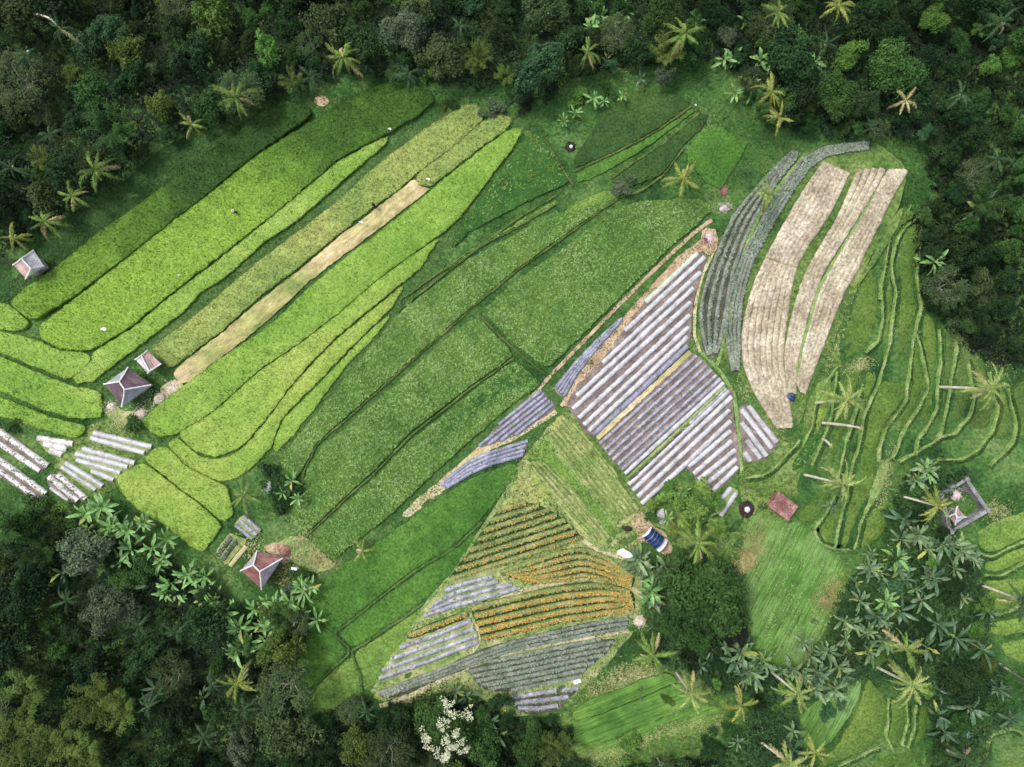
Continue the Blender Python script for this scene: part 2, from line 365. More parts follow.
def gp(px, py, dz=0.):
    """where the picture ray meets the ground (raised by dz)"""
    z = 0.
    for _ in range(6): x, y, _z = at(px, py, z); z = gz(x, y)+dz
    return x, y, z
def gpv(P, dz=0.):
    P = np.asarray(P, float); z = np.zeros(len(P))
    for _ in range(6):
        k = S*(H-z)/H; x = (P[:, 0]-512)*k; y = (383.5-P[:, 1])*k; z = ground_h(x, y)+dz
    return np.stack([x, y], 1), z
gx = np.concatenate([-2600+np.array([0, 900, 1500, 1900, 2150, 2300, 2390, 2440]), np.arange(-132, 132.1, 1.5), 2600-np.array([2440, 2390, 2300, 2150, 1900, 1500, 900, 0])])
gy = gx.copy()
X, Y = np.meshgrid(gx, gy); Z = ground_h(X.ravel(), Y.ravel())
core = (np.abs(X.ravel()) < 131) & (np.abs(Y.ravel()) < 131)
Z = Z+np.where(core, rng.normal(0, .05, Z.size), 0)
mb = MB(); n = len(gx); i, j = np.meshgrid(np.arange(n-1), np.arange(n-1), indexing='ij'); b = (i*n+j).ravel()
mb.add(np.stack([X.ravel(), Y.ravel(), Z], 1), np.stack([b, b+1, b+n+1, b+n], 1))
tag(mb.build('ground', M['ground']), kind='structure')
GZ = .07      # level at which thin ground sheets start

ALL_POLY = []   # everything that covers the grass, for scattering
def field(label, cat, poly, m, z=.55, tuft='rice', group='rice fields', name='rice_field', smooth=1, base=-.5, step=.62):
    P = P_(poly) if isinstance(poly, str) else poly
    zg = gp(*P.mean(0))[2]; zg = zg if name == 'rice_terrace' else 0; z = z+zg; base = base+zg-(.5 if zg < -.1 else 0)
    W = atp(P, z); ALL_POLY.append(W); mb = MB(); mats = [M[m]]
    if name == 'rice_field': W = grow(W, .09)
    if name == 'rice_terrace': W = grow(W, -.3)
    B = slab(mb, W, z, 0, base, step=step, smooth=smooth, drop=.2 if name == 'rice_terrace' else .09)
    if tuft == 'rice': 
        q = rand_in(B, 9, .05); blades(mb, q, z, 3, .20, .14, .04, 0)
        e = resample(B, .16, True); blades(mb, e+rng.normal(0, .05, e.shape), z-.14, 3, .22, .2, .045, 0)
    elif tuft == 'terrace':
        q = rand_in(B, 7, .05); blades(mb, q, z, 3, .15, .12, .035, 0)
    elif tuft in ('leafy', 'leafyd', 'leafym'):
        d = {'leafy': 11, 'leafym': 4, 'leafyd': 1.3}[tuft]
        q = rand_in(B, d, .1)
        nz = np.sin(q[:, 0]*.31+1.3*np.sin(q[:, 1]*.23))*np.sin(q[:, 1]*.37+1.1*np.sin(q[:, 0]*.19))
        q = q[nz+rng.normal(0, .7, len(q)) > -.9]
        mats += [M['leaf_pale'], M['leaf_mid']]
        k = rng.random(len(q)) < (.6 if tuft == 'leafy' else .2)
        leaves(mb, q[k], z, 4, .27, .075, .55, 1, .05); leaves(mb, q[~k], z, 4, .30, .08, .6, 2, 0)
    elif tuft == 'hay':
        q = rand_in(B, 7, .05); blades(mb, q, z, 2, .10, .16, .03, 0); mats += [M['swath']]
        for r in clip_rows(P, (.47, -.88), 5.2, .5):
            Q = resample(atp(r, z), .16); u = np.arange(len(Q))*.16; a = rng.random()*6.28
            keep = np.sin(u*.35+a)+np.sin(u*.9+a*2)+rng.normal(0, .5, len(u)) > -.35; Q = Q[keep]
            Q = Q+np.stack([np.sin(u[keep]*.4+a), np.cos(u[keep]*.33+a)], 1)*.12+rng.normal(0, .1, Q.shape)
            if len(Q): leaves(mb, Q, z+.02, 3, .3, .045, .3, 1)
    elif tuft == 'grass':
        q = rand_in(B, 7, .05); blades(mb, q, z, 2, .10, .16, .03, 0)
    c = W.mean(0)
    return tag(mb.build(name, mats, None, (c[0], c[1], 0)), label, cat, group)

# ---- upper left rice terraces
ul = 'ripening rice fields on the upper left slope'
R = lambda label, poly, m, z=.6, t='rice', g=ul: field(label, 'rice field', poly, m, z, t, g)
R('long dark to light green rice field beside the upper left forest and small grey hut', "9,302 30,321 75,294 130,252 207,192 256,152 311,114 306,105 285,100 262,112 230,137 200,158 170,181 130,211 95,235 55,268 25,288", 'rice_f1', 1.05)
R('widest green to lime rice field, rounded at its lower left end', "39,327 41,338 57,347 75,350 90,349 100,344 132,324 162,299 207,264 255,227 298,192 338,157 388,132 416,115 433,101 431,92 406,82 381,84 338,105 306,125 256,156 212,192 170,222 120,264 75,299 45,321", 'rice_f2', .8)
R('narrow lime rice strip just above the long dark green bank', "72,378 75,372 91,362 93,354 100,348 135,327 165,301 210,267 255,231 298,195 341,160 387,136 386,142 356,167 328,192 293,222 261,242 252,252 220,279 197,294 185,309 155,332 120,359 92,381 78,383", 'rice_ripe', .6)
R('olive green rice field above the long straw coloured strip', "152,348 200,312 255,264 293,236 341,199 381,162 431,125 463,106 476,104 485,117 451,147 416,172 396,190 373,206 338,233 296,268 256,298 220,331 190,353 170,368 160,359", 'rice_olive', .5)
R('short green rice strip continuing the straw strip at its upper right end', "416,175 451,149 485,120 500,112 512,119 508,127 481,146 440,178 430,186 418,184", 'rice_olive', .45)
field('long pale straw coloured strip of harvested stubble between the rice fields', 'stubble strip', "172,372 190,357 220,334 255,304 296,273 338,237 373,211 393,195 415,178 420,185 430,188 425,193 405,208 380,228 340,257 308,282 290,300 257,329 215,362 190,381 180,384", 'straw', .35, 'grass', None, 'stubble_strip')
R('broad lime green rice field running below the straw strip', "141,422 150,413 170,396 187,384 217,361 256,336 283,314 306,291 341,261 388,226 428,194 446,178 481,150 512,128 522,129 512,147 478,192 470,203 456,220 438,235 406,257 376,279 338,312 296,344 256,371 212,411 175,434 160,436 150,431", 'rice_ripe', .6)
R('lime rice field with a rounded lower left end, second below the straw strip', "179,432 214,413 256,374 296,347 338,315 376,282 406,260 440,237 428,254 421,267 408,277 376,303 333,338 291,383 268,415 254,432 240,447 225,453 212,456 197,452 183,440", 'rice_gold', .5)
R('curved lime rice strip wrapping the rounded field, third below the straw strip', "168,443 176,438 183,443 197,456 212,460 225,458 241,451 256,435 269,418 293,386 335,341 378,306 404,285 398,296 390,308 366,331 340,357 316,383 296,402 283,415 276,430 271,446 256,462 240,476 225,481 213,479 187,466 172,450", 'rice_gold', .4)
R('thin tapering lime sliver of rice along the dark diagonal bank', "393,312 366,335 318,386 285,418 278,431 273,448 275,453 299,427 328,389 348,362 375,335", 'rice_ripe', .35)
R('small yellow green rice plot right of the white plastic beds', "143,458 158,447 167,448 185,467 213,481 226,487 229,500 233,514 224,522 200,502 170,480", 'rice_gold', .6)
R('yellowest rice plot above the banana plants, lower left corner of the rice slope', "117,481 120,475 140,464 145,464 170,484 200,506 221,525 212,540 202,552 190,545 165,525 140,510 125,497", 'rice_gold', .6)
R('small green rice corner plot below the grey hut at the left edge', "-30,300 0,303 8,305 28,322 24,328 10,331 -30,322", 'rice_ripe', .7)
R('curved green rice plot at the left edge, second below the grey hut', "-30,328 0,332 20,336 38,341 55,350 88,354 90,360 80,372 67,379 40,368 0,352 -30,342", 'rice_ripe', .7)
R('blunt ended lime rice plot left of the purple roofed house', "-30,346 0,357 30,370 60,382 72,387 100,391 101,418 75,418 45,410 12,395 0,390 -30,380", 'rice_ripe', .6)
R('narrow lime rice strip above the white plastic beds at the left edge', "-30,386 0,398 12,402 45,416 65,422 84,425 84,432 75,438 45,430 12,419 0,416 -30,405", 'rice_ripe', .5)

# ---- leafy fields in the middle
ml = 'leafy green vegetable fields in the middle'
L_ = lambda label, poly, m='leafy', z=.5, t='leafy': field(label, 'vegetable field', poly, m, z, t, ml, 'vegetable_field')
L_('longest leafy green field with pale speckled leaves, beside the dark diagonal bank', "278,461 300,433 336,390 360,360 396,316 416,299 451,273 473,256 512,236 554,211 575,213 590,204 612,197 616,199 600,210 557,240 512,272 473,305 430,343 388,380 348,415 318,441 302,470 295,479")
L_('leafy green field with a greyish dark upper right corner', "300,486 306,472 321,449 350,423 391,388 433,350 476,315 507,346 513,356 490,372 471,385 431,416 411,431 376,468 341,500 306,534 289,521")
L_('leafy field with a dark green upper end, above the sandy path', "310,539 343,506 378,475 413,438 433,423 473,391 514,360 536,378 540,383 511,405 468,442 436,471 406,500 386,518 363,536 347,549 335,560 322,552")
L_('dark green low crop strip along the upper end of the leafy fields', "515,361 537,378 541,385 520,398 492,410 462,428 436,447 424,448 440,432 473,394", 'leafy_dark', .55, 'leafym')
L_('wide square leafy green field above the rows of white plastic beds', "482,311 512,283 562,249 619,207 640,201 697,198 714,207 700,222 672,245 637,280 612,305 577,340 547,369 513,343")
L_('wedge shaped dark green leafy field just below the round dark ash heap', "462,222 480,200 512,152 533,131 545,142 566,175 569,182 540,195 512,209 470,231 452,248 456,235", 'leafy_dark', .5, 'leafym')
L_('thin curved green strip between the two olive banks', "423,282 451,263 480,244 512,226 556,199 558,205 512,228 473,249 440,272", 'rice_mid', .3, 'leafym')
for lab, poly, m in (
    ('darkest green plot under the shrubs, upper centre', "629,93 652,91 682,95 692,104 652,132 612,152 575,168 573,160 585,142 600,118", 'rice_dark'),
    ('thin dark green strip, second below the upper centre shrubs', "576,174 612,156 640,143 690,111 697,109 680,122 652,143 620,163 605,172 590,179 577,182", 'rice_deep'),
    ('dark green plot pointing at the white flag, third below the upper centre shrubs', "614,179 640,160 667,142 700,113 709,116 700,130 685,142 672,161 660,175 634,185 618,187", 'rice_dark'),
    ('dark green plot right of the single palm with yellowish fronds', "688,148 700,132 714,126 732,132 749,141 738,162 722,188 708,184 698,172 688,162", 'rice_deep'),
    ('small bright green plot left of the grey shrub', "563,212 580,201 602,191 614,191 617,196 602,205 580,214 568,217", 'rice_mid')):
    field(lab, 'vegetable field', poly, m, .4, 'terrace', 'dark green plots at the upper centre', 'vegetable_field')

# ---- sloping dark green meadows, lower left of the flower beds
mg = 'dark green meadow plots left of the flower beds'
G_ = lambda label, poly, m='rice_deep', z=.3, t='terrace', g=mg: field(label, 'meadow', poly, m, z, t, g, 'meadow_plot')
G_('largest dark green meadow plot below the sandy path end', "512,463 519,469 505,490 480,520 455,544 410,572 333,632 318,622 302,613 315,592 340,567 370,548 395,530 430,505 470,479")
G_('long dark green meadow strip, second from the sandy path', "338,633 411,577 460,546 482,523 470,545 450,575 425,599 390,624 353,648", 'rice_deep', .25)
G_('small green meadow triangle at the tip of the lilac beds', "354,653 392,629 423,605 414,622 394,655 372,688 364,690 358,670", 'rice_mid', .2)
G_('dark green meadow corner beside the big leafed plants, lower left', "312,624 330,633 348,651 320,678 306,692 297,688 286,660 300,632", 'rice_deep', .2)
G_('green meadow corner above the bottom forest, left of the green striped bed', "355,656 361,690 325,711 307,705 321,682 348,659", 'rice_mid', .15)

# ---- terraces on the right
rt = 'narrow curved rice terraces on the right slope'
T_ = lambda label, poly, z_=.3, m='rice_terrace', t='terrace': field(label, 'rice terrace', poly, m, .26, t, rt, 'rice_terrace', 1)
T_('leaf shaped terrace right of the brown harrowed plots, above the small straw patch', "872,264 879,280 880,312 873,340 864,352 846,365 840,358 840,337 849,312 860,285", .6)
T_('long thin terrace running down from a pointed top beside the right forest', "911,207 918,215 903,227 892,246 890,272 895,292 891,332 883,367 877,383 871,380 870,352 878,340 885,312 884,280 890,242 900,217", .5)
T_('widest upper terrace touching the right forest edge', "918,221 920,237 915,267 916,287 920,304 914,326 898,378 882,376 888,367 894,332 899,292 895,272 897,247 906,229", .5)
T_('pointed terrace with a sharp top, right of the widest upper terrace', "917,338 921,360 927,386 916,408 901,432 891,456 883,459 886,440 891,425 909,402 912,384 913,356", .4)
T_('slim terrace under the forest corner, third from the forest edge', "926,310 935,318 938,330 939,357 935,384 935,405 926,425 916,437 899,455 906,436 920,408 931,386 926,360 921,340 922,322", .3)
T_('slim terrace, second from the right forest edge', "939,320 950,330 956,345 954,365 949,390 941,426 922,444 924,438 934,424 942,404 942,384 945,357 945,334", .2, 'rice_terrace_dark')
T_('small terrace along the right forest edge above the leaning palm', "952,330 962,341 968,362 973,392 967,414 955,430 947,431 954,390 959,365 961,348", .15, 'rice_terrace_dark')
T_('crescent terrace under the leaning palm trunk at the right', "969,348 988,370 992,396 996,408 990,430 977,446 962,456 940,459 924,454 943,441 957,436 973,418 978,395 972,362", .1, 'rice_terrace_dark')
T_('outer crescent terrace beyond the leaning palm crown', "998,384 1007,391 1012,410 1015,427 1008,444 994,457 984,468 960,467 944,464 963,462 983,451 997,432 1004,410", .05, 'rice_terrace_dark')
T_('terrace at the right edge of the picture, outermost of the crescents', "1012,390 1030,375 1060,380 1060,470 1024,474 1002,484 991,470 1012,449 1022,428", .0, 'rice_terrace_dark')
T_('broad central terrace right of the two leaning palms with pale trunks', "882,380 896,381 908,385 905,401 886,424 878,448 878,470 876,490 861,510 850,548 838,553 839,548 849,503 857,470 864,441 869,412", .45)
T_('short terrace above the right banana clump, ending in a rounded tip', "875,508 889,495 891,514 885,534 873,546 859,550 865,527 869,510", .3)
T_('narrow terrace below the second leaning palm', "837,497 845,501 839,524 832,546 823,543 817,533 823,519", .4)
T_('small terrace right of the reddish brown roof', "818,492 829,490 834,495 822,515 813,526 798,523 801,510", .5)
T_('long narrow terrace crossing under both leaning palms', "866,370 880,374 876,386 866,408 860,436 853,466 844,496 838,494 834,486 842,462 852,430 862,400 864,384", .5)
T_('small terrace directly below the little straw patch', "846,373 862,369 860,384 850,421 841,446 836,462 829,480 822,482 830,450 836,418 841,392", .55)
T_('green grassy terrace beside the foot of the brown harrowed plots', "814,386 834,370 832,396 828,416 818,432 812,428 817,405", .4, 'rice_mid')
T_('rough green terrace left of the cut pale trunk', "806,436 822,430 826,438 812,458 802,470 792,474 790,466 798,452", .3, 'leafy_dark', 'leafym')
T_('lime green grass strip on the terraces, right of the walled yard', "977,530 1000,518 1060,500 1060,538 1024,540 992,555 979,549", .3, 'rice_mid')
T_('lime terrace strip, second below the walled yard', "984,562 1024,545 1060,543 1060,560 1024,562 1000,574 986,573", .2, 'rice_mid')
T_('green terrace at the right edge under the thin leaning trunk', "982,580 1024,577 1060,575 1060,604 1024,602 1004,612 990,610", .1, 'rice_mid')
T_('small lime terrace at the right edge, beside the yellowish bushes', "988,622 1024,616 1060,616 1060,640 1024,634 1002,638 990,634", .0, 'rice_mid')
T_('green terrace at the right edge, lowest of the lime strips', "1000,643 1024,638 1060,642 1060,668 1024,664 1006,658", -.1, 'rice_mid')
lt = 'small terraces in the lower right corner'
T2 = lambda label, poly, z=.3, m='rice_terrace': field(label, 'rice terrace', poly, m, z, 'terrace', lt, 'rice_terrace', 1)
T2('large curved terrace below the lower right palms', "868,676 880,690 887,697 889,720 885,734 880,744 860,754 835,765 812,775 800,800 790,790 815,768 836,745 852,720 862,696", .5)
T2('tongue shaped terrace right of the large curved one, under the pale green palm', "890,699 904,700 907,720 902,744 893,749 887,740 891,720", .4)
T2('thin terrace sliver beside the tongue shaped terrace', "909,703 916,706 914,730 908,744 905,740 910,720", .3)
T2('narrow terrace at the foot of the dark lower right bananas', "918,706 930,706 928,738 914,746", .25)
T2('terrace at the bottom edge below the tongue shaped terrace', "881,754 905,750 925,751 922,790 860,790 868,766", .2)
T2('green terrace in the bottom right corner', "990,736 1010,729 1050,745 1050,800 982,800 984,766", .0)

# ---- grass slopes
field('striped pale green hay meadow between the reddish roof and the dark bananas', 'hay meadow', "748,522 762,510 772,516 788,524 802,519 816,536 826,548 840,556 846,566 846,585 838,610 826,632 808,652 795,668 775,666 757,650 748,630 744,600 736,580", 'hay', .16, 'hay', None, 'hay_meadow', 0)
for lab_, z_, poly_ in (('uppermost curved band of the mown meadow at the bottom centre', .75, "574,709 594,699 620,690 647,678 668,673 680,681 656,691 623,705 597,715 573,721"),
                        ('middle curved band of the mown meadow at the bottom centre', .45, "573,722 597,716 623,706 656,692 681,682 699,703 676,711 645,725 615,738 590,746 574,742"),
                        ('lowest curved band of the mown meadow at the bottom centre', .16, "574,744 590,748 616,740 646,726 676,712 702,705 722,708 716,722 700,731 674,737 652,746 624,757 592,762 578,757")):
    field(lab_, 'hay meadow', poly_, 'meadow', z_, 'grass', 'bands of the bottom meadow', 'hay_meadow')
field('pale green grassy mound left of the large curved terrace', 'grass mound', "800,715 826,695 846,676 862,680 860,696 850,716 833,740 812,755 796,745", 'hay', .45, 'grass', None, 'grass_mound')

# ---- thin ground sheets
def sheet(name, poly, m, dz, wob=.25):
    W = chaikin(atp(P_(poly)), True, 2); B = resample(W, .5, True); B = B+rng.normal(0, wob*.3, B.shape)
    mb = MB(); slab(mb, B, GZ+dz, 0, -.3, step=.9, jit=0, drop=.02, rough=.012, smooth=0)
    return tag(mb.build(name, M[m]), kind='structure')
def line(name, pts, w, m, dz):
    mb = MB(); ribbon(mb, atp(P_(pts)), w, GZ+dz, 0); return tag(mb.build(name, M[m]), kind='structure')
def bund(pts, w=.42, h=.32, m='bund', z=0., wv=.6):
    """grassy earth bank: width, height and line wander as a hand-built one does"""
    PX = resample(chaikin(P_(pts), False, 2), 2.5); P, zg = gpv(PX, h+z); zg = zg-h-z; z = z+zg+np.where(zg < -.05, .22, .08); k = len(P); t = np.gradient(P, axis=0); t /= np.linalg.norm(t, axis=1)[:, None]+1e-9
    nn = np.stack([-t[:, 1], t[:, 0]], 1); u = np.arange(k)*.4; a = rng.random(4)*6.28
    wob = .13*np.sin(u*.75+a[0])+.07*np.sin(u*1.7+a[1]); wob *= wv; wob[0] = wob[-1] = 0
    P = P+nn*wob[:, None]; mb = MB(); cuts = list(range(0, k, 400))
    ww = np.clip(w*(1+.35*np.sin(u*.55+a[2])+.3*np.sin(u*1.9+a[3])+rng.normal(0, .12, k)), .18, 1.2)
    prof = [(-.5, -.3), (-.4, .5), (-.1, 1), (.25, .9), (.5, -.3)]; V = np.zeros((k, 5, 3))
    for c_, (p_, q_) in enumerate(prof): V[:, c_, :2] = P+nn*(p_*ww)[:, None]; V[:, c_, 2] = z+np.where(q_ < 0, -.6, q_*h)*(1+rng.normal(0, .15, k))
    i, j = np.meshgrid(np.arange(k-1), np.arange(4), indexing='ij'); f = (i*5+j).ravel(); mb.add(V.reshape(-1, 3), np.stack([f, f+5, f+6, f+1], 1), 0)
    if m == 'bund' and k > 12:      # bank's shade as a dark strip along its foot, on its lower side
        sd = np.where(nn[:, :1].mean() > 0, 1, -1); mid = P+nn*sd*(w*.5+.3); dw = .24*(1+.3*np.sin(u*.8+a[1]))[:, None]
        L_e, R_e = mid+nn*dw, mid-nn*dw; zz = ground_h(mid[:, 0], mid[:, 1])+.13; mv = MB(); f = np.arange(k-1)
        mv.add(np.vstack([np.column_stack([L_e, zz]), np.column_stack([R_e, zz])]), np.stack([f+k, f+k+1, f+1, f], 1)); tag(mv.build('bank_shade', M['bank_dark']), kind='structure')
    q = np.repeat(np.column_stack([P, z]), 3, 0); blades(mb, q[:, :2]+rng.normal(0, w*.33, (len(q), 2)), h*.7+q[:, 2], 3, .16, .2, .05, 0)
    return tag(mb.build('earth_bank', M[m]), kind='structure')
DRY = {}
def tuftpatch(px, py, rx, ry, ang, m, n, z=.1):
    """loose dry grass lying in a soft edged patch (pixels, angle in picture)"""
    n = int(n*.55); q = rng.normal(0, .55, (n, 2))*np.array([rx, ry]); ca, sa = math.cos(ang), math.sin(ang)
    q = np.stack([px+q[:, 0]*ca-q[:, 1]*sa, py+q[:, 0]*sa+q[:, 1]*ca], 1); W, zq = gpv(q, z+.1)
    leaves(DRY.setdefault(m, MB()), W, zq-.04+.12*rng.random(n), 2, .34, .05, .3, 0)
sheet('slope', "98,362 130,337 165,313 200,292 252,254 300,222 335,192 365,166 395,141 440,112 465,100 430,128 380,164 341,200 294,237 255,265 200,313 152,349 125,366 95,386", 'bank_green', .01)
sheet('slope', "512,148 522,130 534,130 512,152 480,200 462,224 440,258 412,292 396,316 360,362 336,391 300,434 278,462 272,456 300,428 330,390 362,350 395,308 428,256 456,222 478,194", 'bank_green', .01)
sheet('slope', "330,560 366,542 390,523 410,510 430,495 440,498 400,526 370,547 340,567 315,592 300,612 305,590", 'bank_green', .01)
sheet('dirt_patch', "400,516 415,500 432,486 446,478 450,484 436,498 418,510 406,519", 'sandy', .014)
line('path', "440,482 452,472 480,448 510,420 540,388 548,378 580,345 614,310 640,284 675,250 700,228 712,220", .55, 'dirt', .018)
line('path', "622,318 604,338 586,362 572,388 561,406", .5, 'sandy', .022)
line('path', "445,482 468,460 490,447 512,438 536,424 556,411", .9, 'sandy', .026)
line('path', "520,470 505,496 480,535 448,578 424,606 396,654 372,692", .55, 'bund', .03)
line('path', "545,436 562,460 590,492 616,526", .75, 'bund', .03)
line('path', "498,600 530,588 560,582 586,577 612,584 634,590 648,600 662,610", .7, 'sandy', .034)
line('path', "380,706 410,696 440,680 470,666 492,656 530,646 570,640 628,630", .8, 'sandy', .038)
line('path', "476,618 480,640 466,662", .6, 'sandy', .042)
line('path', "716,246 702,275 695,305 694,335 700,352", .5, 'sandy', .03)
line('path', "702,352 722,374 734,395 738,425 740,455 742,475", .6, 'bund', .034)
line('path', "583,540 600,552 620,556 640,566", .6, 'sandy', .046)
sheet('dirt_patch', "630,524 634,514 642,511 647,518 655,527 664,530 669,541 674,548 668,556 660,552 652,545 645,541 636,540 638,532", 'dirt', .05)
sheet('dirt_patch', "708,234 712,246 700,252 646,304 626,332 604,364 576,398 566,408 560,405 572,384 600,345 622,318 645,293 680,254", 'dirt', .046)
sheet('dirt_patch', "702,228 716,228 718,244 712,258 700,250", 'dirt', .05)
sheet('dirt_patch', "294,535 306,536 322,552 336,566 322,572 305,570 292,560 270,545", 'soil_grass', .05)
sheet('dirt_patch', "262,548 276,541 290,548 292,560 284,566 276,556", 'dirt', .058)
tuftpatch(252, 548, 18, 14, .5, 'dry_pale', 260); tuftpatch(285, 575, 18, 12, .5, 'dry_grass', 220); tuftpatch(300, 572, 14, 8, .2, 'dry_pale', 200)
sheet('dirt_patch', "312,98 325,95 331,103 320,108", 'dirt', .05)
sheet('grass_patch', "500,512 508,498 522,468 530,466 548,490 552,503 540,505 520,502", 'olive_grass', .05)
sheet('grass_patch', "520,462 545,438 562,462 590,492 618,528 612,540 590,516 560,480 545,462 528,458", 'rice_mid', .04)
sheet('grass_patch', "880,462 890,462 886,476 880,490 872,506 866,512 870,490", 'bund', .06)
sheet('dirt_patch', "105,415 112,402 120,410 140,412 146,420 132,428 118,424", 'soil_grass', .05)
sheet('dirt_patch', "160,386 180,378 186,390 172,400 162,398", 'sandy', .054)
sheet('lawn', "744,398 770,402 782,436 800,440 808,400 822,372 838,340 848,310 862,275 890,222 904,204 900,222 876,262 850,296 838,345 842,372 826,416 806,452 796,490 800,528 822,552 836,556 848,572 846,610 796,674 752,656 732,575 745,520 738,478", 'lawn', .0)
sheet('lawn', "700,255 722,236 800,150 872,140 908,166 900,206 868,262 838,330 812,384 802,420 784,434 752,392 735,372 712,366 696,340", 'lawn', -.012)
sheet('lawn', "562,700 592,688 640,664 690,670 735,696 740,726 712,746 650,760 590,772 562,760", 'lawn', .0)
sheet('lawn', "640,520 652,500 680,480 712,488 738,500 745,530 735,570 700,560 680,548 668,530", 'lawn', .0)
sheet('lawn', "560,412 580,412 630,480 650,512 640,540 628,560 610,552 600,545 548,500 520,462", 'lawn', .0)
sheet('lawn', "500,500 515,468 560,412 642,512 642,622 600,672 565,704 516,718 470,692 400,704 368,698 446,576", 'soil_grass', .008)
sheet('lawn', "55,440 90,425 130,412 150,425 160,445 135,470 115,490 90,500 55,475", 'lawn', .0)
sheet('slope', "6,296 40,238 85,204 125,178 165,146 205,128 255,98 300,80 340,78 332,94 308,112 256,152 207,190 130,250 75,292 30,318", 'bank_dark', .0)
tuftpatch(752, 548, 12, 34, .45, 'dry_grass', 900, .2); tuftpatch(744, 566, 8, 18, .45, 'dry_grass', 350, .2); tuftpatch(829, 597, 11, 20, .5, 'dry_grass', 600, .2)
tuftpatch(616, 683, 42, 15, -.35, 'dry_pale', 1500, .15); tuftpatch(645, 672, 20, 10, -.2, 'dry_pale', 400, .15); tuftpatch(858, 366, 16, 7, -.3, 'dry_pale', 420, .1)
tuftpatch(997, 511, 14, 10, .1, 'dry_pale', 420); tuftpatch(884, 480, 8, 34, .25, 'dry_pale', 500, .1); tuftpatch(308, 545, 26, 16, .5, 'dry_pale', 500); tuftpatch(320, 560, 16, 10, .2, 'dry_grass', 300)
for x_, y_, a_ in ((585, 757, .0), (612, 755, -.15), (638, 745, -.4), (662, 733, -.35), (688, 727, -.2), (705, 722, -.2)): tuftpatch(x_, y_, 24, 7, a_, 'dry_pale', 260, .15)
for x_, y_ in ((690, 345), (745, 390), (770, 420), (640, 515), (560, 500), (850, 660), (980, 345), (1000, 362), (960, 330), (118, 425), (150, 400)): tuftpatch(x_, y_, 16, 12, .6, 'dry_pale', 160, .05)
tuftpatch(835, 345, 6, 50, .35, 'dry_pale', 240); tuftpatch(600, 60, 60, 14, .0, 'dry_pale', 300); tuftpatch(520, 486, 22, 26, .5, 'dry_pale', 500, .1)
for k_, d_ in DRY.items(): tag(d_.build('dry_grass', M[k_], smooth=False), 'dry yellowish grass lying in patches on the slopes', 'dry grass', kind='stuff')
# ridges of the right terraces
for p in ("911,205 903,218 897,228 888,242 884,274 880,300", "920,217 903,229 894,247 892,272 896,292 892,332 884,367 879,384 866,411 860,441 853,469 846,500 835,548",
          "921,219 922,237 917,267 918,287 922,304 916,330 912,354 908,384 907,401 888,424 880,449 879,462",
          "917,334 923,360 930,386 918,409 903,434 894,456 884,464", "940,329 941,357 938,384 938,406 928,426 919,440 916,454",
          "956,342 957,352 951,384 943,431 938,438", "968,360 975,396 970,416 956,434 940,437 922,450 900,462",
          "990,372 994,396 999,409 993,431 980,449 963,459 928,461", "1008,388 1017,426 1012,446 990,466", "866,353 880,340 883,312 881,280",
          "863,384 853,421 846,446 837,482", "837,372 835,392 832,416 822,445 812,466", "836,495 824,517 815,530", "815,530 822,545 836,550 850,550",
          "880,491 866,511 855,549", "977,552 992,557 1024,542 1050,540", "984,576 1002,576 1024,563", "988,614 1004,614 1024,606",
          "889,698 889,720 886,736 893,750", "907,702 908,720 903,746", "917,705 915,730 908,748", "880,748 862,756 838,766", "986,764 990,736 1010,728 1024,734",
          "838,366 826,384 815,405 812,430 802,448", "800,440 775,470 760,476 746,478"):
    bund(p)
for p in ("302,483 304,470 318,443 348,418 388,382 430,345 473,307 512,274 557,242 617,199", "306,537 341,503 376,472 411,435 431,420 471,388 514,358",
          "477,312 508,344 545,374", "398,312 416,296 451,269 480,246 512,230 556,204", "400,300 440,272 473,252 512,222 556,195",
          "545,140 568,177 574,185", "575,171 612,154 652,134 692,106", "612,178 640,158 667,141 700,112", "684,148 664,175 640,192 615,198"):
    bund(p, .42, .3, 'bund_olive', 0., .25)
for p in ("335,634 409,575 458,546 482,522", "352,651 391,627 424,603", "311,622 334,634 352,652 320,680 306,694", "352,652 360,672 362,692"):
    bund(p, .5, .28, 'bank_green', 0., .4)
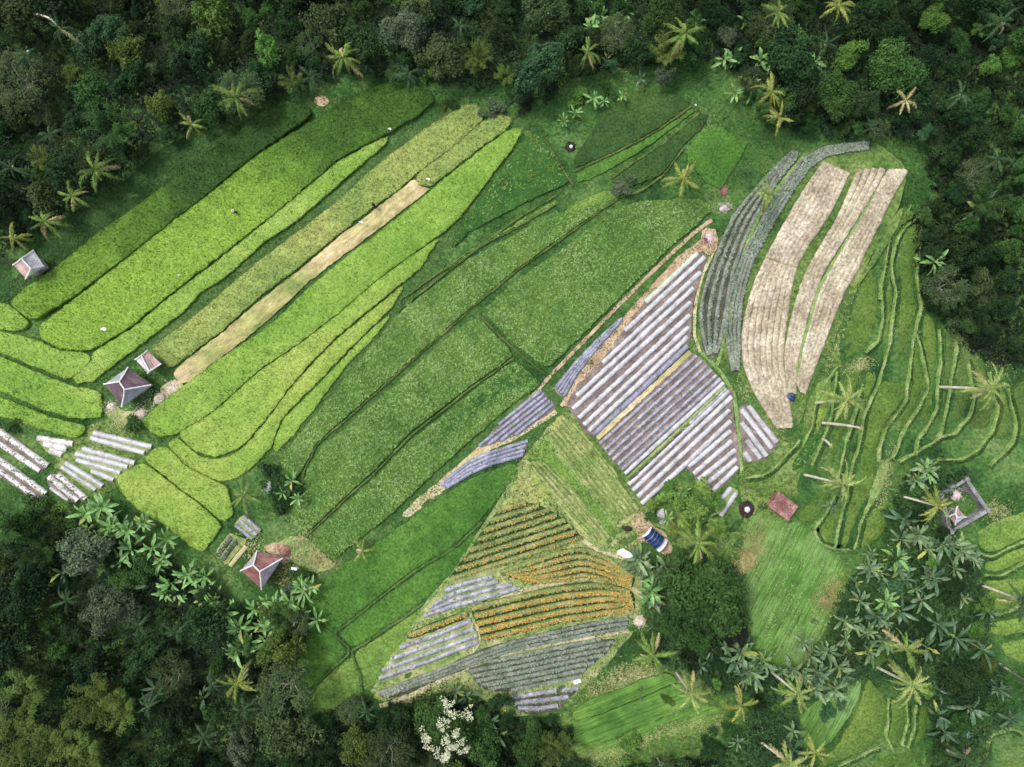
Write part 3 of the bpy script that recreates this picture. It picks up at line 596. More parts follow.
# ------------------------------------------------------------------ plots made of rows
def plot(label, cat, poly, soil, group=None, name='vegetable_plot', z=.1):
    P = P_(poly) if isinstance(poly, str) else poly; W = atp(P, z); ALL_POLY.append(W); c = W.mean(0)
    e = tag(empty(name, (c[0], c[1], 0)), label, cat, group)
    mb = MB(); slab(mb, W, GZ+z, 0, -.4, step=.7, drop=.05, rough=.03); mb.build('soil', M[soil], e, (c[0], c[1], 0))
    e['z'] = 0.0; del e['z']
    return e, (c[0], c[1], 0), P
def bed(e, org, pts, w, h, m, name='bed', plants=None, z=.1, dens=6, smooth=1):
    pts = P_(pts) if isinstance(pts, str) else np.asarray(pts, float)
    W = atp(pts, z+h); mb = MB(); mats = [M[m]]
    Q = ridge(mb, W, w, h, GZ+z, 0, smooth=smooth)
    L = np.linalg.norm(np.diff(Q, axis=0), axis=1).sum(); n = int(L*w*dens)
    def along(k, spread=.42):
        t = rng.random(k)*(len(Q)-1); i = t.astype(int); f = (t-i)[:, None]
        p = Q[i]*(1-f)+Q[np.minimum(i+1, len(Q)-1)]*f
        d = Q[np.minimum(i+1, len(Q)-1)]-Q[i]; d /= np.linalg.norm(d, axis=1)[:, None]+1e-9
        return p+np.stack([-d[:, 1], d[:, 0]], 1)*((rng.random(k)-.5)*2*spread*w)[:, None]
    zt = GZ+z+h
    if plants == 'seedling': mats += [M['seedling']]; leaves(mb, along(n), zt-.03, 4, .2, .06, .6, 1)
    elif plants == 'cabbage': mats += [M['cabbage'], M['leaf_mid']]; leaves(mb, along(int(n*1.3), .38), zt-.04, 6, .2, .07, .5, 1); leaves(mb, along(n//2, .36), zt-.04, 4, .18, .06, .6, 2)
    elif plants == 'herb': mats += [M['leaf_pale'], M['leaf_mid']]; leaves(mb, along(n), zt-.05, 4, .2, .06, .7, 1); leaves(mb, along(n), zt-.05, 4, .22, .07, .6, 2)
    elif plants and plants.startswith('flower'):
        amt = float(plants[6:]); mats += [M['flower_leaf'], M['marigold' if not name.endswith('x') else 'marigold_dry']]
        leaves(mb, along(n*2, .5), zt-.12, 4, .24, .075, .8, 1, .03)
        k = int(n*2.5*amt); q = along(k, .46)
        s = rng.random(k)*.35+.75; a = rng.random(k)*6.28; V = []
        th = np.arange(6)*1.0472
        V = np.stack([q[:, 0, None]+np.cos(th)[None]*.085*s[:, None], q[:, 1, None]+np.sin(th)[None]*.085*s[:, None], np.broadcast_to((zt+.1+rng.random(k)*.1)[:, None], (k, 6))], 2)
        V[:, ::2, 2] -= .03
        mb.add(V.reshape(-1, 3), np.arange(6*k).reshape(-1, 6), 2)
    return mb.build(name, mats, e, org)
def lerp_rows(A, B, n, lo=.0, hi=1.):
    A = P_(A) if isinstance(A, str) else A; B = P_(B) if isinstance(B, str) else B
    def rs(P, k=14):
        P = chaikin(P, False, 2); d = np.concatenate([[0], np.cumsum(np.linalg.norm(np.diff(P, axis=0), axis=1))]); t = np.linspace(0, d[-1], k)
        return np.stack([np.interp(t, d, P[:, i]) for i in (0, 1)], 1)
    a, b = rs(A), rs(B)
    return [a*(1-t)+b*t for t in np.linspace(lo, hi, n)]
wb = 'plots of plastic covered vegetable beds'
# big plastic plot, upper part
e, o, P = plot('large plot of long white plastic covered beds below the square leafy field', 'vegetable plot',
    "646,299 698,250 708,256 702,275 693,303 691,335 688,345 640,390 594,438 586,434 570,410 566,405 580,380 600,362 622,332", 'soil_pink', wb)
bed(e, o, "646,302 698,253", .85, .34, 'plastic_green')
for p in ("625,331 705,257", "603,363 701,272", "577,396 694,288", "573,409 691,302", "579,418 690,315", "584,425 689,327", "589,431 688,337"): bed(e, o, p, .8, .34, 'plastic')
bed(e, o, "594,435 688,346", .85, .28, 'plastic_violet', plants='seedling', dens=2)
e, o, P = plot('plot of thin lilac plastic beds in the middle of the plastic covered rows', 'vegetable plot',
    "598,440 692,352 706,362 725,385 660,444 627,475 612,460", 'soil_pink', wb)
line('path', "597,438 640,398 690,352", .8, 'straw', .22)
for a, b in zip("600,444 605,450 609,455 613,460 618,465 622,470".split(), "697,356 702,361 707,366 712,370 717,375 721,379".split()):
    bed(e, o, a+' '+b, .58, .28, 'plastic_lilac', plants='seedling', dens=1.6)
bed(e, o, "625,474 724,383", .7, .3, 'plastic')
e, o, P = plot('plot of white plastic beds above the tree with drooping palm fronds', 'vegetable plot',
    "627,477 726,386 734,392 732,410 738,440 740,468 726,484 712,496 700,486 686,466 668,478 645,506", 'soil_pink', wb)
bed(e, o, "628,478 725,387", .55, .25, 'soil_grass', name='grassy_bed', plants='herb', dens=3)
bed(e, o, "630,481 672,440 690,424", .8, .25, 'soil_dark', name='planted_bed', plants='cabbage', dens=3)
bed(e, o, "690,424 727,389", .75, .28, 'plastic_lilac')
for p in ("629,485 729,391", "633,491 732,397", "638,497 730,410", "642,504 684,466 731,421", "689,467 731,431", "694,474 732,441", "699,480 736,450", "705,486 737,459", "713,491 738,467"):
    bed(e, o, p, .8, .34, 'plastic', smooth=0)
e, o, P = plot('two short white plastic beds beside the dark ring of ash', 'vegetable plot', "714,508 730,486 740,491 722,518", 'soil_grass', wb)
bed(e, o, "716,506 732,488", .8, .34, 'plastic'); bed(e, o, "721,516 737,493", .8, .34, 'plastic')
e, o, P = plot('small plot of slanting white plastic beds at the foot of the brown rows', 'vegetable plot', "738,409 748,403 779,439 776,448 764,460 754,462 744,462 741,440", 'soil_pink', wb)
for p in ("749,406 777,442", "742,409 772,448", "742,422 767,456", "747,440 761,458", "745,452 751,461"): bed(e, o, p, .85, .32, 'plastic')

e, o, P = plot('narrow wedge of lilac plastic beds left of the long white beds', 'vegetable plot', "553,390 560,378 590,346 622,316 624,319 594,352 576,376 564,399", 'soil_pink', wb)
for r in lerp_rows("556,389 575,364 598,340 621,319", "564,396 576,374 596,348 622,319", 4): bed(e, o, r, .62, .28, 'plastic_violet', plants='seedling', dens=2)
e, o, P = plot('square plot of lilac plastic beds at the tip of the leafy fields', 'vegetable plot', "477,448 495,428 512,411 541,388 557,408 535,423 512,437 495,443", 'soil_pink', wb)
for r in clip_rows(P, (34, -27), 4.6): bed(e, o, r, .58, .28, 'plastic_violet', plants='seedling', dens=2, smooth=0)
e, o, P = plot('curved band of lilac plastic beds beside the sandy path', 'vegetable plot', "440,485 468,461 490,451 512,444 530,439 523,457 490,466 470,474 446,489", 'soil_pink', wb)
for r in lerp_rows("441,485 468,463 490,453 512,446 528,441", "446,488 470,473 490,464 512,458 523,455", 4): bed(e, o, r, .66, .28, 'plastic_violet', plants='seedling', dens=2)

fb = 'plots beside the marigold rows'
e, o, P = plot('fan of lilac plastic beds between two orange flower plots', 'vegetable plot', "421,612 432,600 446,588 470,579 493,574 500,580 525,582 522,590 490,599 460,608 424,618", 'soil_grass', fb)
for p in ("445,591 470,582 493,577", "432,606 455,593 480,586 498,582", "430,611 455,600 485,591 512,585", "424,616 455,606 490,597 520,588"): bed(e, o, p, .75, .28, 'plastic_lilac', plants='seedling', dens=3)
e, o, P = plot('plot of five lilac plastic beds left of the brightest orange flowers', 'vegetable plot', "377,681 390,655 402,642 471,618 480,638 470,646 400,676", 'soil_grass', fb)
for p in ("400,648 435,636 471,621", "391,660 430,645 474,629", "382,671 425,655 477,636", "379,679 425,663 478,642"): bed(e, o, p, .75, .28, 'plastic_lilac', plants='seedling', dens=3)
e, o, P = plot('long curved green vegetable bed along the lower edge of the flower plots', 'vegetable plot', "377,694 400,683 440,668 480,650 512,640 560,628 600,620 629,617 628,630 590,636 550,643 512,652 470,667 440,679 405,695 385,699", 'soil_dark', fb)
for k, r in enumerate(lerp_rows("379,693 440,670 512,642 600,622 628,619", "384,697 440,677 512,650 592,634 627,628", 3)): bed(e, o, r, .55, .28, 'soil_grey', plants='cabbage', dens=9)
e, o, P = plot('plot of grey green vegetable rows above the white flowering tree', 'vegetable plot', "466,669 490,662 512,656 550,647 590,640 617,638 606,654 588,668 582,677 550,684 512,691 490,691 478,685", 'soil_dark', fb)
for r in clip_rows(P, (150, -31), 5.4, .6): bed(e, o, r, .6, .3, 'soil_grey', plants='cabbage', dens=9, smooth=0)
e, o, P = plot('smallest grey vegetable plot, lowest at the bottom forest', 'vegetable plot', "511,697 550,690 582,687 567,700 558,711 530,716 515,709", 'soil_dark', fb)
for r in lerp_rows("512,698 550,692 579,689", "518,709 540,709 558,706", 3): bed(e, o, r, .72, .28, 'plastic_lilac', plants='cabbage', dens=5)

# marigolds
fg = 'plots of orange flower rows'
e, o, P = plot('largest flower plot, sparse orange rows with a rounded top', 'flower plot', "447,580 465,557 480,535 497,511 512,503 530,502 547,508 570,523 584,539 562,546 535,553 512,561 480,572", 'bank_dark', fg, 'flower_plot')
for k, r in enumerate(clip_rows(P, (82, -26), 7.2, 1.0)): bed(e, o, r, .74, .45, 'flower_leaf', name='flower_row', plants='flower%.2f' % (.2+.5*rng.random()), dens=8, smooth=0)
e, o, P = plot('arched flower plot, orange rows bending over below the largest one', 'flower plot', "496,573 530,561 560,550 582,546 605,554 622,567 635,578 633,588 610,583 585,577 560,581 540,585 515,579", 'bank_dark', fg, 'flower_plot')
for k, r in enumerate(lerp_rows("500,573 530,563 560,553 582,549 605,557 632,577", "524,580 545,582 570,578 585,575 606,580 631,586", 5)): bed(e, o, r, .72, .45, 'flower_leaf', name='flower_row', plants='flower%.2f' % (.3, .7, 1.0, .9, .9)[k], dens=8)
e, o, P = plot('brightest flower plot with dense orange rows', 'flower plot', "469,606 512,595 550,587 587,581 615,584 634,591 636,610 600,617 560,623 520,633 482,642 476,622", 'bank_dark', fg, 'flower_plot')
for k, r in enumerate(lerp_rows("472,609 520,597 560,589 600,585 630,592", "482,639 520,630 560,620 600,614 634,608", 5)): bed(e, o, r, .78, .45, 'flower_leaf', name='flower_row', plants='flower%.2f' % (.4, 1.3, 1.15, 1.25, 1.25)[k], dens=8)
e, o, P = plot('single short row of brownish orange flowers above the five lilac beds', 'flower plot', "406,635 420,627 450,616 467,610 469,617 450,625 425,635 408,640", 'bank_dark', fg, 'flower_plot')
bed(e, o, "409,636 435,626 467,614", .8, .4, 'flower_leaf', name='flower_row', plants='flower0.9', dens=8)

# herb plots
hg = 'green row plots beside the pale grass path'
e, o, P = plot('green plot of thin speckled rows left of the white plastic beds', 'vegetable plot', "547,436 560,413 572,422 594,446 616,472 622,488 640,511 626,524 616,521 566,463", 'olive_grass', hg)
for r in lerp_rows("549,436 590,487 618,522", "562,416 600,458 638,510", 6): bed(e, o, r, .65, .3, 'soil_grass', plants='herb', dens=6)
e, o, P = plot('green plot of thin rows just right of the largest flower plot', 'vegetable plot', "528,463 540,461 556,470 585,503 612,536 602,545 585,536 560,506", 'olive_grass', hg)
for r in lerp_rows("530,464 565,506 596,541", "545,464 580,500 609,537", 4): bed(e, o, r, .6, .3, 'soil_grass', plants='herb', dens=6)

# cabbage bands, upper right
cg = 'curved bands of grey green cabbage rows'
e, o, P = plot('curved band of grey green cabbage rows right next to the white plastic beds', 'vegetable plot', "795,149 800,152 779,176 757,212 744,240 733,270 728,300 724,330 720,352 712,362 704,352 699,322 702,290 712,262 722,236 735,212 758,184 778,164", 'soil_dark', cg)
for r in lerp_rows("794,150 775,168 735,213 714,262 702,300 701,325 708,354", "799,153 779,178 752,222 733,270 726,310 722,335 717,352", 4): bed(e, o, r, .58, .3, 'soil_grey', plants='cabbage', dens=8)
e, o, P = plot('curved band of grey green cabbage rows beside the brown harrowed plots', 'vegetable plot', "870,141 872,149 830,154 808,168 790,196 772,226 755,258 746,290 742,320 742,355 739,374 732,372 727,350 722,325 727,290 742,252 760,218 780,186 800,158 826,144", 'soil_dark', cg)
for r in lerp_rows("869,142 826,146 801,160 775,198 745,252 731,290 725,325 730,352 733,370", "869,148 830,152 806,169 775,218 752,260 742,295 739,322 739,355 738,370", 4): bed(e, o, r, .58, .3, 'soil_grey', plants='cabbage', dens=8)

line('path', "803,157 782,182 759,214 744,250 738,275 732,300 724,328 721,352 716,366", .55, 'bund', .2)
sheet('dirt_patch', "734,276 741,262 738,284 732,300 729,305", 'dirt', .22)
# harrowed plots
bg = 'brown harrowed plots'
def widen(P, k):
    P = P_(P); d = np.gradient(P, axis=0); d /= np.linalg.norm(d, axis=1)[:, None]; return P+np.stack([-d[:, 1], d[:, 0]], 1)*k
def harrow(label, A, B, n, k=1.6):
    A = widen(A, k); B = widen(B, -k); poly = np.vstack([A, B[::-1]])
    e, o, P = plot(label, 'harrowed plot', poly, 'harrow_low', bg, 'harrowed_plot', .12)
    for r in lerp_rows(A, B, n, .5/n, 1-.5/n): bed(e, o, r, 1.0, .22, 'harrow', name='soil_ridge', z=.12)
harrow('brown harrowed plot with curved ridges, nearest to the cabbage rows', "826,163 808,186 785,226 768,258 752,292 743,332 744,362 751,382 765,405 780,426", "848,172 840,190 828,215 805,247 794,268 788,304 783,342 782,368 787,384 790,428", 7)
line('path', "766,258 780,263 796,268", .35, 'harrow_low', .36); line('path', "806,273 820,279", .35, 'harrow_low', .36)
harrow('brown harrowed plot, middle one of the three', "858,170 838,220 820,250 806,275 793,318 786,358 790,392", "886,168 874,192 855,221 823,270 814,292 800,342 795,375 794,394", 4, .8)
line('path', "876,192 857,223 827,272 816,293 802,345 796,382", .55, 'bund', .3)
harrow('brown harrowed plot nearest to the right terraces', "890,170 877,192 858,224 828,272 818,294 804,345 798,384", "908,170 890,200 880,224 866,248 862,265 846,288 830,328 818,360 804,394", 5, -.1)

# plastic beds at the left edge
sg = 'white plastic beds at the left edge'
e, o, P = plot('two white plastic beds, upper right pair above the yellow green rice', 'vegetable plot', "91,430 153,445 145,456 88,441", 'soil_grass', sg)
bed(e, o, "93,433 151,447", .85, .32, 'plastic'); bed(e, o, "90,438 144,453", .85, .32, 'plastic')
e, o, P = plot('fan of four white plastic beds in the middle of the left group', 'vegetable plot', "74,451 84,446 136,461 128,470 114,482 104,480 72,458", 'soil_grass', sg)
for p in ("82,449 134,463", "75,454 127,467", "76,460 120,473", "91,471 113,480"): bed(e, o, p, .85, .32, 'plastic')
e, o, P = plot('pair of steeply slanting white plastic beds above the banana plants', 'vegetable plot', "61,462 68,460 105,484 98,492 88,490 59,468", 'soil_grass', sg)
bed(e, o, "65,463 102,486", .85, .32, 'plastic'); bed(e, o, "61,467 95,490", .75, .32, 'plastic')
e, o, P = plot('short greyish white beds under the narrow lime rice strip', 'vegetable plot', "34,435 74,442 62,457 48,454", 'soil_grass', sg)
for p in ("37,438 72,444", "43,444 66,449", "49,450 61,455"): bed(e, o, p, .95, .3, 'plastic_dirty')
e, o, P = plot('worn plastic beds with dark plants, topmost at the left edge', 'vegetable plot', "-12,424 2,428 50,464 40,474 0,448 -12,440", 'soil_pink', sg)
bed(e, o, "-10,426 47,466", .95, .32, 'plastic_dirty', plants='seedling', dens=4); bed(e, o, "-10,438 39,471", .85, .3, 'plastic_dirty', plants='seedling', dens=4)
e, o, P = plot('worn plastic beds with dark plants, lowest at the left edge', 'vegetable plot', "-12,452 4,458 46,492 42,504 30,498 -12,468", 'soil_pink', sg)
bed(e, o, "-10,454 45,494", .95, .32, 'plastic_dirty', plants='seedling', dens=4); bed(e, o, "-10,464 38,500", .8, .3, 'plastic_dirty', plants='seedling', dens=4)
e, o, P = plot('worn plastic beds with dark plants beside the bright banana leaves', 'vegetable plot', "46,476 58,472 88,499 70,503 50,490", 'soil_pink', sg)
bed(e, o, "57,475 85,499", .9, .32, 'plastic_dirty', plants='seedling', dens=5); bed(e, o, "48,477 77,501", .9, .32, 'plastic_dirty', plants='seedling', dens=5); bed(e, o, "50,488 68,501", .6, .3, 'plastic')
e, o, P = plot('two dark vegetable beds left of the red roofed house', 'vegetable plot', "214,553 230,532 236,536 248,540 232,558 228,566", 'soil_grass', sg)
bed(e, o, "217,556 231,537", .8, .25, 'soil_dark', plants='cabbage', dens=6); bed(e, o, "222,560 236,541", .8, .25, 'soil_dark', plants='cabbage', dens=6); bed(e, o, "230,566 246,546", .8, .2, 'sandy')
e, o, P = plot('striped dark vegetable beds just under the palm near the red roofed house', 'vegetable plot', "234,524 244,514 262,530 254,540", 'soil_grass', sg)
for p in ("235,525 252,539", "239,520 256,535", "243,516 260,531"): bed(e, o, p, .6, .25, 'plastic_lilac', plants='cabbage', dens=4)
# ------------------------------------------------------------------ landmarks used to tell plants apart
LM = [(28, 264, 'the small grey hut'), (127, 385, 'the purple roofed house'), (262, 568, 'the red roofed house'), (783, 506, 'the reddish brown roof'),
      (655, 540, 'the blue tarp shed'), (966, 506, 'the walled yard'), (746, 509, 'the dark ash ring'), (445, 720, 'the white flowering tree'),
      (705, 595, 'the big round tree'), (525, 645, 'the orange flower plots'), (323, 102, 'the pink soil patch'), (683, 180, 'the lone yellowish palm'),
      (236, 98, 'the star shaped palm'), (96, 170, 'the forest edge palm'), (540, 68, 'the bluish green tree'), (872, 146, 'the cabbage row end'),
      (990, 388, 'the leaning right palm'), (910, 683, 'the pale lower right palm'), (571, 147, 'the upper ash heap'), (110, 608, 'the grey green round tree'),
      (237, 682, 'the yellowish lower left palm'), (644, 730, 'the curved bottom meadow'), (765, 193, 'the palm over cabbage rows'), (892, 75, 'the large dark crown'),
      (935, 262, 'the bright right banana'), (835, 592, 'the brown hay patch'), (80, 470, 'the white plastic beds'), (430, 90, 'the rice field tip')]
DIRS = ['right of', 'upper right of', 'above', 'upper left of', 'left of', 'lower left of', 'below', 'lower right of']
RANK = ['nearest', 'second nearest', 'third nearest', 'fourth nearest', 'fifth nearest', 'sixth nearest', 'seventh nearest', 'eighth nearest', 'ninth nearest', 'tenth nearest']
PENDING = []
def later(o, phrase, cat, px, py, group): PENDING.append([o, phrase, cat, px, py, group])
def finish_labels():
    sec = {}
    for r in PENDING:
        o, ph, cat, px, py, g = r
        k = min(LM, key=lambda l: math.hypot(l[0]-px, l[1]-py)+(1e6 if math.hypot(l[0]-px, l[1]-py) < 4 else 0))
        a = math.degrees(math.atan2(k[1]-py, px-k[0])) % 360; d = DIRS[int((a+22.5)//45) % 8]
        sec.setdefault((ph, k[2], d), []).append((math.hypot(k[0]-px, k[1]-py), r))
    for (ph, lm, d), L in sec.items():
        L.sort(key=lambda t: t[0])
        for i, (_, r) in enumerate(L):
            if len(L) == 1: s = f'{ph} {d} {lm}'
            else: s = f'{ph}, {RANK[min(i, 9)]} {d} {lm}'
            tag(r[0], s, r[2], r[5])

# ------------------------------------------------------------------ palms
def frond_mesh(name, L=4.2, droop=.55, rise=.3, nl=30, ll=.5, twist=0.):
    mb = MB(); s = np.linspace(0, 1, 10)
    X = L*s*(1-.14*s*s); Zc = L*(rise*s-droop*s*s)
    tube(mb, np.stack([X, twist*s*s*L, Zc], 1), np.linspace(.075, .02, 10), 0, 4)
    V = []
    for side in (-1, 1):
        for k in range(nl):
            u = .1+.9*(k+rng.random()*.5)/nl; x = L*u*(1-.14*u*u); z = L*(rise*u-droop*u*u); y = twist*u*u*L
            l = ll*(.35+.9*math.sin(math.pi*min(1, u*.82+.14)))*(.85+.3*rng.random()); w = .085
            a = math.radians(50-24*u+rng.normal(0, 9)); dx, dy = math.cos(a)*l, side*math.sin(a)*l; dz = -l*(.35+.7*rng.random()*(.5+u))
            V += [(x, y, z), (x+dx*.45-w*.6, y+dy*.45, z+dz*.3+.02), (x+dx, y+dy, z+dz), (x+dx*.45+w*1.2, y+dy*.45, z+dz*.3+.02)]
    mb.add(V, np.arange(len(V)).reshape(-1, 4), 0)
    return mb.mesh(name, [M['palm_leaf']], smooth=False)
FROND = [frond_mesh('frond', 3.9, .42, .25), frond_mesh('frond', 4.1, .62, .42, twist=.06), frond_mesh('frond', 3.6, .75, .35, twist=-.08), frond_mesh('frond', 3.8, .3, .2, twist=.04), frond_mesh('frond', 4.0, .95, .5, nl=19, twist=.15), frond_mesh('frond', 3.7, .55, .35, nl=21, twist=-.18)]
def nuts_mesh():
    mb = MB()
    for k in range(9):
        a = k*2.4; r = .28+.12*(k % 3); c = np.array([math.cos(a)*r, math.sin(a)*r, -.35-.12*(k % 2)])
        th = np.linspace(0, math.pi, 5); P = np.stack([np.zeros(5), np.zeros(5), np.cos(th)*.15], 1)+c
        tube(mb, P, np.maximum(np.sin(th)*.13, .01), 0, 6)
    return mb.mesh('coconuts', [M['coconut']])
NUTS = nuts_mesh()
def spear_mesh():
    mb = MB(); tube(mb, [(0, 0, -.3), (.03, 0, .6), (.06, .03, 1.5)], [.16, .07, .012], 0, 5)
    return mb.mesh('spear_leaf', [M['palm_leaf']])
SPEAR = spear_mesh()
def palm(px, py, h, phrase, base=None, leaf='palm_leaf', n=14, sc=1., group='coconut palms', label=None, dead=0, nuts=True):
    if not base: h = min(h, 6.5)
    x, y, _ = at(px, py, h)
    if base: bx, by, _ = gp(base[0], base[1])
    else: bx, by, _ = at(px+rng.normal(0, 2), py+rng.normal(0, 2), 0); bx, by, _ = at(px+rng.normal(0, 2), py+rng.normal(0, 2), gz(bx, by))
    b0 = gz(bx, by)
    if not base and b0 < -.5: pass
    e = empty('coconut_palm', (bx, by, b0))
    t = np.linspace(0, 1, 9)[:, None]; d = np.array([x-bx, y-by, h-b0]); bow = np.array([-d[1], d[0], 0])*.04
    P = t*d+np.sin(t*math.pi)*bow+np.array([0, 0, 1])*np.sin(t*math.pi)*.0
    mb = MB(); tube(mb, P-np.array([[0, 0, .15]])*(1-t), np.linspace(.25, .15, 9)*sc**.5, 0, 8)
    mb.build('trunk', M['palm_bark'], e)
    a0 = rng.random()*6.28
    for i in range(n):
        a = a0+i*2.39996+rng.normal(0, .3); u = i/(n-1)
        pit = math.radians(-28+60*u+rng.normal(0, 11)); f = FROND[rng.integers(6)]
        m = leaf if i < n-dead else 'palm_dry'
        s = sc*1.22*(.62+.48*rng.random())*(.82+.18*min(1, u*2))
        place('frond', f, e, tuple(d+np.array([0, 0, .25*(1-u)])), (rng.normal(0, .15), pit, a), (s, s, s), M[m])
    place('spear_leaf', SPEAR, e, tuple(d), (0, .15, a0), (sc, sc, sc), M[leaf])
    if nuts: place('coconuts', NUTS, e, tuple(d), (0, 0, a0), (sc, sc, sc))
    if label: tag(e, label, 'palm tree', group)
    else: later(e, phrase, 'palm tree', px, py, group)
    return e
# ------------------------------------------------------------------ banana plants
def banana_leaf(name, L=2.4, W=.62, droop=.45, rise=.5):
    mb = MB(); ns = 11; V = []; F = []
    for i in range(ns):
        s = i/(ns-1); x = L*s*(1-.1*s); z = L*(rise*s-droop*s*s)
        w = W*.5*(0.08 if s < .12 else math.sin(math.pi*min(1, (s-.1)/.9*.93+.07))**.6)*max(.25, 1-abs(rng.normal(0, .3)))
        if i == ns-1: w = .02
        dv = .12*w/W+.0
        V += [(x+rng.normal(0, .03), -w, z+w*.35-w*w*.9), (x, 0, z), (x+rng.normal(0, .03), w, z+w*.35-w*w*.9)]
        if i: a = (i-1)*3; F += [(a, a+3, a+4, a+1), (a+1, a+4, a+5, a+2)]
    mb.add(V, F, 0); return mb.mesh(name, [M['banana_green']], smooth=False)
BLEAF = [banana_leaf('leaf', 2.3, .52, .42, .45), banana_leaf('leaf', 2.1, .56, .62, .62), banana_leaf('leaf', 2.5, .48, .35, .25), banana_leaf('leaf', 1.8, .5, .5, .6)]
def stem_mesh():
    mb = MB(); tube(mb, [(0, 0, -.3), (.02, 0, .8), (.05, .02, 1.7), (.06, .03, 2.5)], [.2, .17, .12, .07], 0, 7)
    return mb.mesh('stem', [M['banana_stem']])
BSTEM = stem_mesh()
def banana(px, py, leaf='banana_green', sc=1., phrase=None, hz=None, label=None, group='banana plants'):
    x, y, _ = at(px, py, 2.6*sc); b = gz(x, y); x, y, _ = at(px, py, b+2.6*sc)
    e = empty('banana_plant', (x, y, b), rng.random()*6.28); n = int(rng.integers(8, 12))
    place('stem', BSTEM, e, sc=(sc, sc, sc))
    for i in range(n):
        a = i*2.39996+rng.normal(0, .2); u = i/(n-1); s = sc*(.8+.35*rng.random())
        place('leaf', BLEAF[rng.integers(4)], e, (.06*sc, .03*sc, (2.45-.5*u)*sc), (rng.normal(0, .3), math.radians(-38+50*u+rng.normal(0, 8)), a), (s, s, s), M[leaf if rng.random() > .06 else 'palm_yellow'])
    ph = phrase or {'banana_green': 'bright green banana plant', 'banana_grey': 'grey green banana plant', 'banana_dark': 'dark green banana plant'}[leaf]
    if label: tag(e, label, 'banana plant', group)
    else: later(e, ph, 'banana plant', px, py, group)
# ------------------------------------------------------------------ leafy crowns (unit: 4 m radius, centred on the crown's middle)
def rnd_unit(k, zmin=-.35):
    v = rng.normal(0, 1, (k*3+20, 3)); v /= np.linalg.norm(v, axis=1)[:, None]; v = v[v[:, 2] > zmin]; return v[:k]
def crown_mesh(name, kind):
    mb = MB(); LB = []
    R = 4.0
    nl = dict(dense=46, open=30, loose=36, round=60)[kind]; ls = dict(dense=.23, open=.24, loose=.27, round=.21)[kind]
    per = dict(dense=190, open=125, loose=115, round=190)[kind]
    ph = rng.random(3)*6.28
    for k in range(nl):
        d = rnd_unit(1, -.25)[0]; az = math.atan2(d[1], d[0])
        lump = 1+.22*math.sin(2*az+ph[0])+.2*math.sin(3*az+ph[1])+.14*math.sin(5*az+ph[2])
        rr = dict(dense=.66, open=.62, loose=.68, round=.72)[kind]*R*lump*(.55+.45*rng.random()**.4)
        c = d*np.array([rr, rr, rr*.72]); lr = R*(.2+.16*rng.random())*(.85 if kind != 'round' else .8)
        LB.append((c, lr))
        n = int(per*(.7+.6*rng.random())); q = rnd_unit(n, -.7); n = len(q)
        rad = lr*(.62+.42*rng.random(n)+.35*(rng.random(n) < .12))[:, None]
        P = c+q*rad*np.array([1, 1, .85])
        nr = q*.75+np.array([0, 0, .45])+rng.normal(0, .5, (n, 3)); nr /= np.linalg.norm(nr, axis=1)[:, None]
        t = np.cross(nr, rng.normal(0, 1, (n, 3))); t /= np.linalg.norm(t, axis=1)[:, None]; b = np.cross(nr, t)
        l = (ls*(.6+.8*rng.random(n)))[:, None]; w = l*(.34+.2*rng.random(n))[:, None]
        V = np.stack([P-t*l*.9, P+b*w-nr*l*.1, P+t*l*.9-nr*l*.22, P-b*w-nr*l*.1], 1)
        mb.add(V.reshape(-1, 3), np.arange(4*n).reshape(-1, 4), 0)
    return mb.mesh(name, [M['tree_green']], smooth=False), LB
def trunk_mesh(LB, lean=0):
    mb = MB(); base = np.array([.5, .3, -6.5]); top = np.array([.2, -.1, -2.0])
    tube(mb, [base, (base+top)/2+np.array([.15, .1, 0]), top, top+np.array([0, 0, 1.6])], [.34, .27, .2, .12], 0, 7)
    for (c, r) in LB[::4]:
        m = (top*.5+c*.5)+np.array([0, 0, .25]); s = top+np.array([0, 0, rng.random()*1.2])
        tube(mb, [s, m, c], [.13, .08, .03], 0, 5)
    return mb.mesh('trunk', [M['bark']])
CROWN = {}
for kd, cnt in (('dense', 5), ('open', 4), ('loose', 4), ('round', 2)):
    CROWN[kd] = []
    for _ in range(cnt):
        cm, lb = crown_mesh('crown', kd); CROWN[kd].append((cm, trunk_mesh(lb)))
def bamboo_mesh():
    mb = MB(); cu = MB()
    for k in range(26):
        a = rng.random()*6.28; out = 1.2+3.2*rng.random(); hh = 2.2+2.2*rng.random()
        s = np.linspace(0, 1, 7); P = np.stack([np.cos(a)*out*s**2, np.sin(a)*out*s**2, -6.5+(6.5+hh)*s-1.6*s**4], 1)
        tube(cu, P, np.linspace(.06, .015, 7), 0, 4)
        n = 150; u = .5+.5*rng.random(n)**.7; i = np.clip((u*6).astype(int), 0, 5); f = (u*6-i)[:, None]
        q = P[i]*(1-f)+P[i+1]*f+rng.normal(0, .28, (n, 3)); aa = a+rng.normal(0, .8, n); l = .3+.35*rng.random(n); w = .045
        D = np.stack([np.cos(aa)*l, np.sin(aa)*l, -.45*l], 1); W_ = np.stack([-np.sin(aa)*w, np.cos(aa)*w, 0*l], 1)
        V = np.stack([q, q+D*.5-W_*1.4, q+D, q+D*.5+W_*1.4], 1); mb.add(V.reshape(-1, 3), np.arange(4*n).reshape(-1, 4), 0)
    return mb.mesh('foliage', [M['tree_yellow']], smooth=False), cu.mesh('culms', [M['banana_stem']])
BAMB = [bamboo_mesh() for _ in range(2)]
